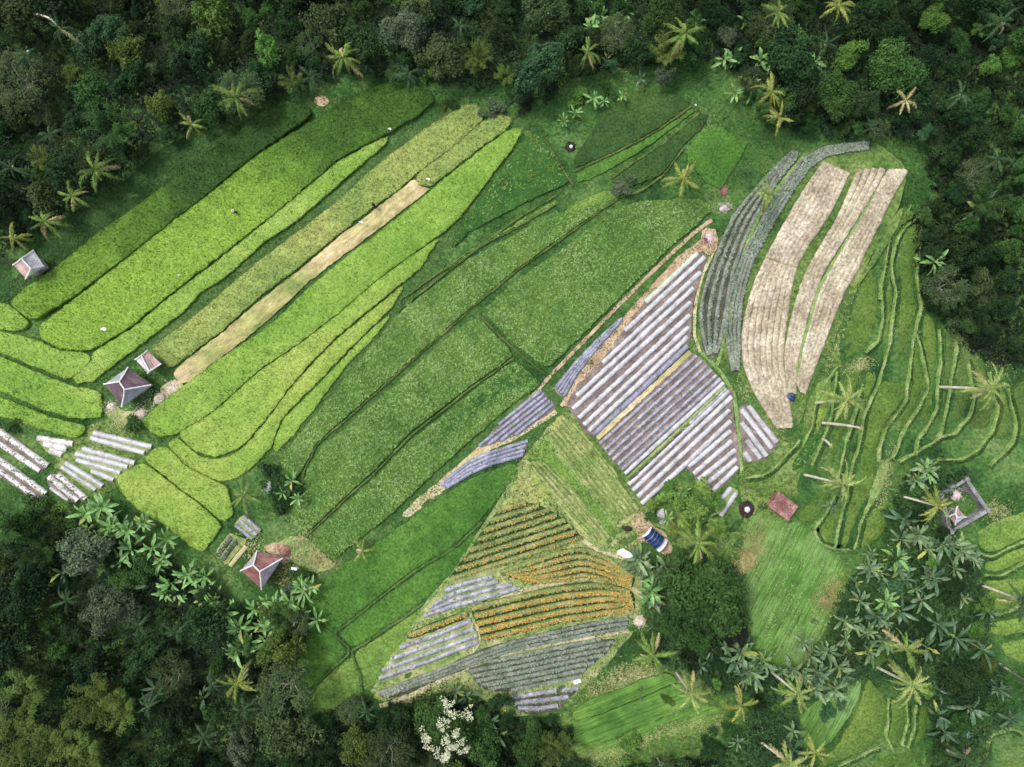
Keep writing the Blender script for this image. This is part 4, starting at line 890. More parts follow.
def bare_mesh():
    br = MB(); lf = MB()
    def grow(p, d, l, r, lev):
        q = p+d*l; mid = (p+q)/2+rng.normal(0, .08*l, 3); tube(br, [p, mid, q], [r, r*.8, r*.6], 0, 5)
        if lev == 0:
            n = 14; c = q+rng.normal(0, .45, (n, 3)); leaves(lf, c[:, :2], c[:, 2], 2, .34, .09, .5, 0); return
        for _ in range(3):
            dd = d+rng.normal(0, .55, 3)+np.array([0, 0, .05]); dd /= np.linalg.norm(dd); grow(q, dd, l*.68, r*.6, lev-1)
    tube(br, [(0, 0, -6.5), (.2, 0, -4), (0, .1, -2)], [.3, .22, .17], 0, 7)
    for k in range(6):
        a = k*1.05+rng.normal(0, .2); grow(np.array([0, .1, -2.2]), np.array([math.cos(a)*.9, math.sin(a)*.9, .75])/1.17, 2.1, .11, 3)
    return lf.mesh('crown', [M['tree_olive']], smooth=False), br.mesh('branches', [M['bark_pale']])
BARE = [bare_mesh() for _ in range(2)]
def shrub_mesh():
    mb = MB()
    for k in range(9):
        c = rng.normal(0, 1, 3)*np.array([.55, .55, .2])+np.array([0, 0, .7]); n = 60; q = rnd_unit(n, -.4); n = len(q); P = c+q*.5*(.6+.5*rng.random(n))[:, None]
        leaves(mb, P[:, :2], P[:, 2], 1, .34, .09, .5, 0)
    return mb.mesh('foliage', [M['tree_green']], smooth=False)
SHRUB = [shrub_mesh() for _ in range(3)]
def shrubstem_mesh():
    mb = MB()
    for k in range(4): a = k*1.57+.4; tube(mb, [(0, 0, -.3), (.15*math.cos(a), .15*math.sin(a), .3), (.45*math.cos(a), .45*math.sin(a), .8)], [.06, .045, .02], 0, 5)
    return mb.mesh('stem', [M['bark']])
SSTEM = shrubstem_mesh()
TONE = {'tree_dark': 'very dark green', 'tree_green': 'mid green', 'tree_bright': 'fresh bright green', 'tree_olive': 'olive brownish', 'tree_yellow': 'yellowish green',
        'tree_blue': 'bluish green', 'tree_grey': 'greyish green', 'tree_purple': 'blackish', 'tree_lime': 'light lime green'}
KIND = {'dense': 'bushy tree', 'open': 'ragged tree', 'loose': 'loose leafed tree', 'round': 'round crowned tree'}
TREES = []
def tree(px, py, rpx, tone='tree_green', kind='dense', label=None, top=None, group='broadleaf trees around the fields', name='broadleaf_tree'):
    x, y, _ = at(px, py, 3); b = gz(x, y); k = rpx*S/4.0*.93
    zc = b+4.6*max(.5, min(1.2, k*1.1)) if top is None else top
    x, y, _ = at(px, py, zc); b = gz(x, y)
    e = empty(name, (x, y, b)); i = rng.integers(len(CROWN[kind])); cm, tm = CROWN[kind][i]
    rz = rng.random()*6.28; h = zc-b; kz = k*(.85+.25*rng.random())
    ax = 1+rng.normal(0, .1); place('crown', cm, e, (0, 0, h), (0, 0, rz), (k*ax, k/ax, kz), M[tone])
    place('trunk', tm, e, (0, 0, h), (0, 0, rz), (k, k, max(kz, (h+.2)/6.5)))
    TREES.append((px, py, rpx))
    if label: tag(e, label, 'tree', group)
    else: later(e, f'{TONE[tone]} {KIND[kind]}', 'tree', px, py, group)
    return e, h, k
def bamboo(px, py, rpx, tone='tree_yellow', label=None):
    x, y, _ = at(px, py, 4); b = gz(x, y); k = rpx*S/4.0; zc = b+6.4*k; x, y, _ = at(px, py, zc)
    e = empty('bamboo_clump', (x, y, b)); fm, cm = BAMB[rng.integers(2)]; rz = rng.random()*6.28
    place('foliage', fm, e, (0, 0, zc-b), (0, 0, rz), (k, k, k), M[tone]); place('culms', cm, e, (0, 0, zc-b), (0, 0, rz), (k, k, k))
    TREES.append((px, py, rpx))
    if label: tag(e, label, 'bamboo', 'bamboo clumps in the forest')
    else: later(e, f'feathery {TONE[tone]} bamboo clump', 'bamboo', px, py, 'bamboo clumps in the forest')
def bare(px, py, rpx, label=None):
    x, y, _ = at(px, py, 4); b = gz(x, y); k = rpx*S/4.0; zc = b+6.3*k; x, y, _ = at(px, py, zc)
    e = empty('bare_tree', (x, y, b)); fm, cm = BARE[rng.integers(2)]; rz = rng.random()*6.28
    place('crown', fm, e, (0, 0, zc-b), (0, 0, rz), (k, k, k)); place('branches', cm, e, (0, 0, zc-b), (0, 0, rz), (k, k, k))
    TREES.append((px, py, rpx*.8))
    if label: tag(e, label, 'tree', 'thin trees with pale branches')
    else: later(e, 'thin tree with bare pale branches', 'tree', px, py, 'thin trees with pale branches')
def shrub(px, py, rpx, tone='tree_green', label=None):
    x, y, _ = at(px, py, 1); b = gz(x, y); x, y, _ = at(px, py, b+.8); k = rpx*S/1.25
    e = empty('shrub', (x, y, b), rng.random()*6.28)
    place('foliage', SHRUB[rng.integers(3)], e, (0, 0, 0), sc=(k, k, k), mat=M[tone]); place('stem', SSTEM, e, sc=(k, k, k))
    if label: tag(e, label, 'shrub', 'shrubs at the field edges')
    else: later(e, f'{TONE[tone]} shrub', 'shrub', px, py, 'shrubs at the field edges')

# ---- palms that can be told apart
for a in ((236, 98, 9, 'palm_leaf', 'star shaped palm standing out against the upper left forest', None, 12, 1.),
          (96, 170, 9, 'palm_leaf', 'palm with spread fronds at the forest edge above the widest rice field', None, 12, .85),
          (344, 58, 10, 'palm_leaf', 'palm with narrow drooping fronds above the pink soil patch', None, 12, .9),
          (683, 180, 8, 'palm_yellow', 'lone palm with yellowish fronds between the upper centre plots', None, 13, .78),
          (765, 193, 9, 'palm_leaf', 'palm with pale dry fronds standing over the cabbage rows', None, 13, .8),
          (685, 34, 9, 'palm_leaf', 'full yellow green palm at the top centre', None, 16, .85),
          (905, 101, 7, 'palm_dry', 'brown drooping palm below the large dark crown', None, 8, .6),
          (990, 389, 7.5, 'palm_leaf', 'leaning palm at the right edge with long pale trunk on the terraces', (938, 387), 12, .85),
          (846, 400, 9, 'palm_leaf', 'leaning palm with pale trunk, beside the foot of the brown harrowed plots', (816, 403), 12, .8),
          (842, 484, 10, 'palm_leaf', 'leaning palm with pale trunk right of the reddish brown roof', (805, 475), 13, .75),
          (937, 506, 9, 'palm_yellow', 'yellowish leaning palm touching the walled yard', (897, 495), 13, .75),
          (244, 495, 7, 'palm_leaf', 'dark centred palm between the yellow green rice and the red roofed house', None, 13, .82),
          (238, 682, 8, 'palm_yellow', 'yellowish palm in the lower left forest edge', (257, 659), 14, .8),
          (697, 543, 8, 'palm_leaf', 'palm with drooping fronds growing out of bushes by the blue tarp shed', None, 15, .95),
          (653, 655, 7, 'palm_leaf', 'palm at the right end of the grey green vegetable rows', None, 14, .85),
          (906, 649, 9, 'palm_leaf', 'upper one of two touching palms in the lower right bananas', None, 13, .85),
          (911, 684, 11, 'palm_leaf', 'pale green palm above the tongue shaped terrace, trunk leaning right', (873, 665), 13, .9),
          (691, 694, 8, 'palm_leaf', 'drooping palm beside the curved bottom meadow', (676, 672), 11, .7),
          (797, 693, 8, 'palm_leaf', 'thin palm leaning over the pale grassy mound', (770, 671), 11, .75),
          (741, 705, 8, 'palm_yellow', 'palm with yellow hanging fronds right of the curved bottom meadow', None, 13, .7),
          (1022, 600, 9, 'palm_dark', 'leaning palm at the right edge beside the lime strips', (978, 584), 12, .75),
          (1030, 683, 9, 'palm_dark', 'leaning palm at the right edge among dark lower right trees', (1000, 664), 12, .75),
          (771, 92, 8, 'palm_yellow', 'yellowish palm at the forest edge above the cabbage row end', None, 13, .75),
          (779, 118, 7, 'palm_yellow', 'short yellowish palm just above the cabbage row end', None, 10, .6),
          (778, 12, 10, 'palm_leaf', 'bright palm at the top edge, right of the full yellow green palm', None, 14, .7),
          (838, 6, 10, 'palm_yellow', 'palm with hanging yellowish fronds at the top edge', None, 12, .8),
          (192, 125, 8, 'palm_leaf', 'small palm at the forest edge left of the star shaped palm', None, 9, .6),
          (45, 222, 8, 'palm_leaf', 'feathery palm just above the small grey hut', None, 14, .75),
          (14, 238, 8, 'palm_yellow', 'yellow green palm at the left edge beside the small grey hut', None, 12, .6),
          (72, 196, 8, 'palm_leaf', 'thin palm between the grey hut and the forest edge palm', None, 11, .6),
          (362, 551, 2.5, 'palm_yellow', 'low fallen looking palm at the lower end of the leafy fields', None, 7, .55),
          (588, 52, 7, 'palm_leaf', 'yellow green palm right of the bluish green tree', None, 11, .65),
          (1000, 22, 10, 'palm_dark', 'dark palm in the top right corner', None, 12, .7),
          (964, 758, 9, 'palm_dark', 'leaning palm at the bottom edge, lower right', (941, 746), 12, .7),
          (790, 764, 9, 'palm_leaf', 'palm with pale fronds at the bottom edge below the pale mound', (758, 740), 12, .7),
          (815, 752, 7, 'palm_yellow', 'yellowish palm at the bottom edge below the pale mound', None, 10, .6),
          (12, 168, 9, 'palm_dark', 'dark palm at the left edge of the picture', None, 9, .6),
          (60, 29, 10, 'palm_dark', 'dark palm in the top left corner', (32, 14), 10, .6),
          (872, 128, 3, 'palm_dark', 'bluish green low palm right above the cabbage row end', None, 11, .55),
          (960, 95, 10, 'palm_dark', 'dark palm in the upper right forest', None, 12, .7)):
    px, py, h, lf, lab, base, n, sc = a
    if base and lf == 'palm_leaf' and px > 600: n, sc, lf = n+4, sc*1.1, 'palm_bright'
    palm(px, py, h, None, base, lf, n, sc, label=lab, dead=(2 if lf in ('palm_leaf', 'palm_bright') else 1), nuts=h > 5)
# dead trunks lying pale on the terraces
def deadpalm(p0, p1, h, label):
    b = gp(*p0); t = at(*p1, h); mb = MB(); d = np.array(t)-np.array(b); u = np.linspace(0, 1, 7)[:, None]
    P = u*d+np.sin(u*3.14)*np.array([.0, .12, 0]); tube(mb, P, np.linspace(.24, .15, 7), 0, 8)
    e = empty('dead_palm', b); mb.build('trunk', M['palm_bark'], e); c = MB()
    for k in range(5): a = k*1.3; tube(c, [d, d+np.array([math.cos(a)*.25, math.sin(a)*.25, .12]), d+np.array([math.cos(a)*.5, math.sin(a)*.5, -.1])], [.06, .045, .02], 0, 5)
    c.build('frond_stubs', M['palm_dry'], e); tag(e, label, 'palm trunk', 'crownless palm trunks on the terraces')
deadpalm((823, 423), (861, 428), 9.0, 'long pale bare palm trunk without crown, between the two leaning palms')
deadpalm((823, 439), (831, 446), 3.2, 'short pale bare palm stump, below the long crownless trunk')

# ---- bananas
for s_, lf, sc in (("85,515 100,505 92,540 104,552 125,530 140,521 150,545 122,560 166,541 160,566 186,570 180,592 205,578 214,600 226,616 240,628 205,600 172,582 135,548 112,528", 'banana_green', 1.0),
                   ("252,612 268,620 290,602 302,585 284,624 311,590 266,640 250,640 276,604 300,612 236,648", 'banana_green', .95),
                   ("35,552 60,570 130,590 168,660 152,690 200,700", 'banana_dark', .95),
                   ("918,482 928,474 906,520 916,534 896,560 880,562 930,551 946,546 961,545 976,558 956,568 931,577 906,582 870,572 890,602 860,600 846,622 920,600 945,592 965,600", 'banana_grey', 1.0),
                   ("735,664 750,672 742,655 762,662 757,680", 'banana_grey', 1.05), ("645,570 657,577 640,560 652,590 666,566", 'banana_grey', 1.15),
                   ("810,655 792,670 830,650 900,612 880,618 818,676 838,668 848,640 866,634 884,640 835,690 815,690 870,655", 'banana_grey', .95),
                   ("940,625 960,640 985,650 1000,690 975,705 1010,720 940,690 955,670 930,650 990,610 945,730 935,715", 'banana_dark', 1.0),
                   ("600,15 615,22 608,42 628,12 590,28 745,20 736,58 760,62 725,60 752,84 760,28 735,90", 'banana_green', .85),
                   ("975,212 985,205", 'banana_dark', 1.0), ("571,113 565,121 605,102 596,98 622,96", 'banana_green', .6),
                   ("290,480 284,490 297,498", 'banana_green', .6), ("455,690 465,697 490,720 497,735", 'banana_grey', .8),
                   ("775,40 790,52 800,30 815,60 770,60", 'banana_green', .85), ("640,78 607,60 700,18", 'banana_dark', .8),
                   ("835,505 700,665 712,650", 'banana_dark', .75)):
    for p in s_.split():
        x_, y_ = map(float, p.split(',')); banana(x_+rng.normal(0, 1.5), y_+rng.normal(0, 1.5), lf if lf != 'banana_grey' or rng.random() < .6 else ('banana_green' if rng.random() < .5 else 'banana_dark'), sc*(.85+.5*rng.random()))
        if lf in ('banana_green', 'banana_grey') and sc > .9 and rng.random() < .8: banana(x_+rng.normal(0, 7), y_+rng.normal(0, 7), lf, sc*(.7+.5*rng.random()))
banana(936, 262, 'banana_green', 1.15, label='bright banana plant alone at the right forest edge, beside the upper terraces')

# ---- trees that stand out
tree(540, 66, 30, 'tree_blue', 'open', 'bluish green tree leaning over the top centre field corner')
tree(518, 96, 15, 'tree_blue', 'open')
tree(406, 32, 25, 'tree_grey', 'dense', 'greyish green tree at the top, left above the rice field tip'); tree(442, 58, 27, 'tree_olive', 'dense', 'large olive tree right above the rice field tip')
tree(420, 8, 22, 'tree_olive', 'loose'); tree(330, 24, 27, 'tree_olive', 'loose'); tree(268, 52, 20, 'tree_bright', 'open', 'yellowish green spiky tree right of the star shaped palm')
tree(160, 106, 19, 'tree_yellow', 'open', 'yellow green tree just left of the star shaped palm'); tree(128, 52, 22, 'tree_yellow', 'loose', 'pale yellow green tree in the upper left forest')
tree(110, 28, 22, 'tree_blue', 'open'); tree(86, 45, 20, 'tree_blue', 'loose'); tree(545, 14, 26, 'tree_olive', 'dense', 'brownish olive tree at the top centre edge')
tree(727, 34, 13, 'tree_grey', 'round', 'small pale grey speckled tree right of the full yellow green palm'); tree(664, 74, 14, 'tree_grey', 'open', 'low pale grey tree above the darkest green plot')
tree(933, 20, 17, 'tree_bright', 'round', 'fresh green round tree near the top right corner'); tree(960, 42, 13, 'tree_green', 'round'); tree(848, 56, 18, 'tree_bright', 'round', 'small bright green tree left of the large dark crown')
tree(893, 72, 31, 'tree_green', 'round', 'large dark round crown in the upper right forest', group='broadleaf trees around the fields'); tree(836, 96, 25, 'tree_green', 'round', 'round olive green tree above the cabbage row end')
tree(108, 608, 28, 'tree_grey', 'round', 'grey green round tree in the lower left forest'); tree(706, 592, 44, 'tree_green', 'round', 'biggest round dark green tree right of the flower plots')
tree(735, 634, 17, 'tree_purple', 'dense', 'nearly black small tree below the biggest round tree')
tree(652, 505, 9, 'tree_lime', 'open'); tree(703, 486, 11, 'tree_lime', 'open'); tree(672, 531, 9, 'tree_lime', 'open'); tree(690, 512, 20, 'tree_lime', 'loose', 'bright ragged tree under the drooping palm by the blue tarp shed'); tree(715, 500, 12, 'tree_bright', 'loose'); tree(670, 497, 12, 'tree_lime', 'loose'); tree(717, 527, 13, 'tree_lime', 'open'); banana(668, 518, 'banana_green', .7); banana(706, 518, 'banana_green', .75); banana(684, 492, 'banana_green', .6)
tree(680, 565, 18, 'tree_green', 'open'); tree(672, 625, 16, 'tree_green', 'open'); tree(700, 640, 18, 'tree_green', 'open'); tree(690, 660, 14, 'tree_dark', 'open'); tree(720, 660, 14, 'tree_dark', 'open')
tree(530, 748, 20, 'tree_green', 'dense', 'dark bushy block like tree at the bottom, right of the flowering tree'); tree(285, 732, 34, 'tree_olive', 'loose', 'large olive tree at the bottom left, below the branching bare tree')
bare(287, 688, 22, 'tree with forked bare pale branches at the meadow corner'); tree(358, 748, 26, 'tree_yellow', 'open', 'yellow olive tree at the bottom edge left of the flowering tree')
bare(388, 752, 22); bare(20, 82, 24); bare(172, 672, 18); bare(875, 130, 9)
tree(25, 592, 30, 'tree_dark', 'dense'); tree(30, 575, 22, 'tree_green', 'loose'); bamboo(100, 698, 24); bamboo(62, 742, 24); bamboo(124, 708, 20); bamboo(20, 735, 26); bamboo(88, 752, 24)
bamboo(30, 690, 24); tree(240, 745, 22, 'tree_grey', 'open'); tree(990, 65, 14, 'tree_bright', 'open'); tree(1012, 58, 14, 'tree_bright', 'round'); tree(1010, 250, 18, 'tree_green', 'open')
tree(980, 285, 20, 'tree_olive', 'open'); tree(985, 605, 12, 'tree_bright', 'open'); tree(975, 630, 12, 'tree_bright', 'open'); tree(988, 664, 12, 'tree_yellow', 'open'); tree(960, 680, 24, 'tree_dark', 'round')
tree(950, 590, 16, 'tree_dark', 'round'); tree(430, 705, 22, 'tree_green', 'open'); tree(480, 745, 24, 'tree_green', 'loose'); tree(395, 722, 20, 'tree_dark', 'dense'); tree(500, 700, 14, 'tree_dark', 'open')
# white flowering tree
e_, h_, k_ = tree(446, 724, 31, 'tree_green', 'dense', 'bushy tree covered with creamy white blossom at the bottom edge', name='flowering_tree')
mb = MB()
SP = [(-.62, .0), (-.5, -.35), (.15, .9), (.3, .62), (-.05, .35), (.35, .05), (.12, -.1), (.55, -.3), (.1, -.72), (.75, .45), (-.1, -.9), (.62, -.62)]
SP = [(a_+rng.normal(0, .11), b_+rng.normal(0, .11)) for a_, b_ in SP for _ in range(6)]
for (u, v) in SP:
    n = 17; q = rnd_unit(n, -.2); n = len(q); c = np.array([u*4*k_, v*4*k_, (math.sqrt(max(0, 1-u*u-v*v))*2.6+.45+.3*rng.random())*k_]); P = c+q*(.34*k_*(.6+.8*rng.random()))*(.5+.7*rng.random(n))[:, None]
    leaves(mb, P[:, :2], P[:, 2], 2, .17, .06, .2, 0)
bo = mb.build('blossom', M['blossom'], e_); bo.location = (0, 0, h_)

# ---- fill the forest
FC = P_("830,605 846,580 866,562 880,545 885,520 900,478 930,462 950,474 945,500 952,530 975,565 985,600 985,640 1000,670 1010,720 985,735 985,780 925,780 930,702 915,700 880,676 862,672 838,690 815,692 795,705 800,740 812,760 800,785 700,785 712,752 738,735 746,712 752,690 735,688 715,690 700,672 672,668 650,664 642,640 660,610 660,580 720,640 760,668 796,668 824,640")
EDGEOK = lambda px, py: True
cand = []
def infor(px, py):
    p = np.array([px]), np.array([py])
    return bool(inside(FA, *p)[0]) or bool(inside(FB, *p)[0])
def fdist(px, py):
    p = np.array([px]), np.array([py]); return min(edge_dist(FA, *p)[0], edge_dist(FB, *p)[0])
r2 = random.Random(21); cnt = 0
for _ in range(9000):
    px = r2.uniform(-24, 1048); py = r2.uniform(-24, 791)
    if not infor(px, py): continue
    r = r2.choice([12, 15, 18, 22, 26, 32]); d = fdist(px, py)
    if d < r*.8: r = max(9, d/.8)
    if d < 6: continue
    if any(math.hypot(px-a, py-b) < .66*(r+c) for a, b, c in TREES): continue
    v = r2.random()
    left = px < 520
    if py < 400: tn = r2.choices(['tree_dark', 'tree_green', 'tree_olive', 'tree_blue', 'tree_bright', 'tree_yellow'], [50, 28, 12, 4, 3, 3] if left else [64, 22, 7, 5, 2, 0])[0]
    else: tn = r2.choices(['tree_dark', 'tree_green', 'tree_olive', 'tree_grey', 'tree_yellow'], [58, 24, 10, 4, 4])[0]
    kd = r2.choices(['dense', 'open', 'loose', 'round'], [28, 34, 28, 10])[0]
    if v < .05: bamboo(px, py, r, 'tree_yellow' if r2.random() < .4 else 'tree_green')
    elif v < .10: bare(px, py, r)
    elif v < .17 and 20 < px < 1004 and 20 < py < 745: palm(px, py, 5+4*r2.random(), 'dark green palm in the forest', None, 'palm_dark', 11, .55+.2*r2.random()); TREES.append((px, py, r*.8))
    else: tree(px, py, r, tn, kd)
    cnt += 1
print('forest fill', cnt, sum(o.name.startswith('broadleaf') for o in C.objects))
# lower right clump between the bananas
for _ in range(2500):
    px = r2.uniform(640, 1030); py = r2.uniform(460, 785)
    if not inside(FC, np.array([px]), np.array([py]))[0]: continue
    d = edge_dist(FC, np.array([px]), np.array([py]))[0]
    if d < 5: continue
    r = min(r2.choice([8, 10, 12, 14]), max(6, d))
    if any(math.hypot(px-a, py-b) < .95*(r+c) for a, b, c in TREES): continue
    TREES.append((px, py, r))
    v = r2.random()
    if v < .16: banana(px, py, r2.choice(['banana_dark', 'banana_green', 'banana_grey']), r2.uniform(.55, 1.1))
    elif v < .55: shrub(px, py, r, r2.choice(['tree_dark', 'tree_bright', 'tree_green', 'tree_blue']))
    elif 0 < px < 1024 and py < 767: tree(px, py, r*1.15, r2.choice(['tree_dark', 'tree_green', 'tree_bright', 'tree_blue']), r2.choice(['open', 'loose']))
# shrubs
for (px, py, r, t, l) in ((443, 105, 4, 'tree_yellow', 'tiny bright yellow shrub at the tip of the olive rice field'), (622, 188, 9, 'tree_grey', 'grey green shrub between the small bright plot and the yellowish palm'),
        (403, 61, 7, 'tree_purple', 'small purplish black shrub above the rice field tip'), (424, 76, 7, 'tree_bright', 'small bright shrub under the olive tree, near the rice field tip'),
        (452, 104, 6, 'tree_green', None), (494, 108, 9, 'tree_grey', None), (526, 103, 7, 'tree_purple', 'purplish shrub under the bluish green tree'), (650, 52, 10, 'tree_bright', None),
        (578, 95, 8, 'tree_bright', None), (610, 90, 7, 'tree_green', None), (290, 488, 11, 'tree_dark', None), (277, 482, 9, 'tree_green', None), (280, 500, 10, 'tree_green', None), (270, 470, 8, 'tree_dark', None),
        (12, 428, 6, 'tree_green', None), (132, 424, 9, 'tree_green', None), (40, 505, 12, 'tree_green', None), (55, 518, 12, 'tree_bright', None), (25, 520, 12, 'tree_green', None),
        (300, 575, 9, 'tree_green', None), (288, 590, 9, 'tree_grey', None), (560, 690, 4, 'tree_grey', None), (548, 722, 8, 'tree_dark', None), (566, 735, 8, 'tree_dark', None), (630, 745, 10, 'tree_bright', None),
        (790, 80, 9, 'tree_bright', None), (800, 125, 8, 'tree_blue', None), (825, 128, 8, 'tree_blue', None), (850, 130, 8, 'tree_blue', None), (900, 125, 9, 'tree_blue', None), (925, 128, 9, 'tree_blue', None), (940, 118, 9, 'tree_dark', None),
        (840, 700, 8, 'tree_blue', None), (828, 708, 9, 'tree_blue', None), (955, 478, 9, 'tree_dark', None), (938, 468, 9, 'tree_green', None), (632, 566, 6, 'tree_green', None), (640, 690, 5, 'tree_grey', None),
        (650, 515, 7, 'tree_green', None), (668, 490, 8, 'tree_bright', None), (640, 640, 7, 'tree_green', None), (655, 622, 7, 'tree_green', None), (668, 700, 6, 'tree_yellow', None), (730, 730, 9, 'tree_green', None), (710, 745, 10, 'tree_dark', None)):
    shrub(px, py, r, t, l)

# ---- undergrowth and grass (nobody could count it)
mb = MB()
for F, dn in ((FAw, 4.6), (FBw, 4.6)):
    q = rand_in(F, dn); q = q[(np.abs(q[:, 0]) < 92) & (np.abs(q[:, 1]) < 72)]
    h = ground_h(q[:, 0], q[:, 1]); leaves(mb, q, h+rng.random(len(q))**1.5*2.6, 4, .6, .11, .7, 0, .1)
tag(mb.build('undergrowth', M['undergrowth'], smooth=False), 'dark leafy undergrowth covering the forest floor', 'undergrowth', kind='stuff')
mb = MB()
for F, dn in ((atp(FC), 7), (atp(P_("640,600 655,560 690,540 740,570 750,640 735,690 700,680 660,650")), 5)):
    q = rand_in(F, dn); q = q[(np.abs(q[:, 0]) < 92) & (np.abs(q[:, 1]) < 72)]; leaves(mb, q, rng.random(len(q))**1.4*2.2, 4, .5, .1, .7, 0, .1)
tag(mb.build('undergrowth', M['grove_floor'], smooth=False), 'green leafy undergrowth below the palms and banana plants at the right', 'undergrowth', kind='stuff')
mb = MB(); q = np.stack([rng.uniform(-88, 88, 260000), rng.uniform(-66, 66, 260000)], 1)
ok = ~(inside(FAw, q[:, 0], q[:, 1])) & ~(inside(FBw, q[:, 0], q[:, 1]))
TZ = atp(P_("846,380 862,300 890,222 912,198 924,222 924,290 960,330 1000,362 1024,380 1030,480 985,490 905,462 884,500 880,540 850,560 800,530 800,500 835,440"), 0); ok &= ~inside(TZ, q[:, 0], q[:, 1])
for Pq in ALL_POLY:
    lo = Pq.min(0)-.1; hi = Pq.max(0)+.1; c = np.where(ok & (q[:, 0] > lo[0]) & (q[:, 0] < hi[0]) & (q[:, 1] > lo[1]) & (q[:, 1] < hi[1]))[0]
    if len(c): ok[c[inside(Pq, q[c, 0], q[c, 1])]] = False
q = q[ok]; nz = np.sin(q[:, 0]*.5+1.7*np.sin(q[:, 1]*.33))+np.sin(q[:, 1]*.61+1.2*np.sin(q[:, 0]*.27)); q = q[nz+rng.normal(0, .6, len(q)) > -.6]
leaves(mb, q, ground_h(q[:, 0], q[:, 1])+.05, 2, .34, .05, 1.0, 0)
tag(mb.build('grass', M['grass_blade'], smooth=False), 'rough green grass on the banks between the fields', 'grass', kind='stuff')
# ------------------------------------------------------------------ houses
M['tile_purple'] = mat('tile_purple', [(.075,.045,.065), (.12,.07,.095), (.16,.10,.12)], big=.5, fine=5, fine_amt=.45, rough=.38, spec=.5, bump=.7, bscale=9, mid=.3)
M['tile_red'] = mat('tile_red', [(.17,.06,.055), (.24,.10,.09), (.30,.15,.13)], big=.5, fine=5, fine_amt=.45, rough=.4, spec=.5, bump=.7, bscale=9, mid=.3)
M['tile_brown'] = mat('tile_brown', [(.17,.075,.07), (.27,.13,.12), (.40,.24,.22)], big=.9, fine=5, fine_amt=.5, rough=.55, bump=.7, bscale=9, mid=.3)
M['tile_pink'] = mat('tile_pink', [(.36,.23,.21), (.46,.32,.30), (.55,.42,.40)], big=.6, fine=4, fine_amt=.3, rough=.5, bump=.6, bscale=9, mid=.3)
M['zinc'] = mat('zinc', [(.42,.40,.42), (.54,.53,.56), (.64,.63,.66)], big=.5, fine=4, fine_amt=.25, rough=.4, spec=.5, bump=.4, bscale=7, mid=.3)
M['tile_red_sheen'] = mat('tile_red_sheen', [(.30,.25,.27), (.40,.35,.37), (.50,.46,.49)], big=.7, fine=4, fine_amt=.35, rough=.45, bump=.5, bscale=9, mid=.3)  # red roof's sky sheen put into the base colour of two facets
M['sheen_and_pane'] = mat('sheen_and_pane', [(.26,.28,.33), (.34,.36,.42)], big=.6, fine=4, fine_amt=.3, rough=.45, bump=.5, bscale=9, mid=.3)  # sky sheen painted onto the purple roof's end facets; window panes share this colour
M['cap_white'] = mat('cap_white', [(.62,.60,.62), (.76,.74,.76)], big=1, fine=5, fine_amt=.15, rough=.5)
M['wall'] = mat('wall', [(.40,.36,.30), (.52,.47,.40)], big=.8, fine=3, fine_amt=.25, rough=.8)
M['wood'] = mat('wood', [(.16,.10,.06), (.26,.17,.11)], big=1, fine=4, fine_amt=.4, rough=.7)
M['stone'] = mat('stone', [(.14,.14,.145), (.22,.22,.225), (.30,.29,.29)], big=.8, fine=4, fine_amt=.4, rough=.8, bump=.5)
M['tarp_blue'] = mat('tarp_blue', [(.012,.03,.10), (.02,.05,.15)], big=.8, fine=3, fine_amt=.3, rough=.35, spec=.5)
M['tarp_light'] = mat('tarp_light', [(.16,.26,.38), (.28,.38,.50)], big=.8, fine=3, fine_amt=.3, rough=.4, spec=.5)
M['tarp_white'] = mat('tarp_white', [(.70,.70,.72), (.82,.82,.84)], big=.5, fine=3, fine_amt=.12, rough=.45, bump=.4)
M['char'] = mat('char', [(.018,.014,.012), (.05,.035,.028)], big=1, fine=5, fine_amt=.5, rough=.9, bump=.6)
M['ash'] = mat('ash', [(.55,.55,.58), (.75,.75,.78)], big=1.5, fine=5, fine_amt=.3, rough=.9, bump=.6)
M['straw_pale'] = mat('straw_pale', [(.46,.38,.27), (.60,.52,.42), (.70,.62,.52)], big=1, fine=5, fine_amt=.35, rough=.85, bump=.8)
M['brush'] = mat('brush', [(.18,.09,.07), (.30,.17,.13)], big=1, fine=5, fine_amt=.5, rough=.85)
M['sack'] = mat('sack', [(.55,.40,.40), (.72,.62,.62)], big=2, fine=5, fine_amt=.3, rough=.7)
M['maroon'] = mat('maroon', [(.18,.04,.06), (.28,.08,.10)], big=2, fine=5, fine_amt=.3, rough=.6)
M['cloth_dark'] = mat('cloth_dark', [(.02,.022,.028), (.035,.037,.045)], big=2, fine=5, fine_amt=.3)
M['cloth_blue'] = mat('cloth_blue', [(.04,.05,.09), (.06,.07,.12)], big=2, fine=5, fine_amt=.3)
M['skin'] = mat('skin', [(.24,.13,.08), (.28,.16,.10)], big=2, fine=5, fine_amt=.1, rough=.55)
M['hair'] = mat('hair', [(.01,.009,.008), (.02,.018,.016)], big=2, fine=5, fine_amt=.1, rough=.5)
M['hat_straw'] = mat('hat_straw', [(.50,.43,.28), (.60,.53,.36)], big=2, fine=8, fine_amt=.3)
M['pole'] = M['wood']
def W3(p, z): return np.array(at(p[0], p[1], z))
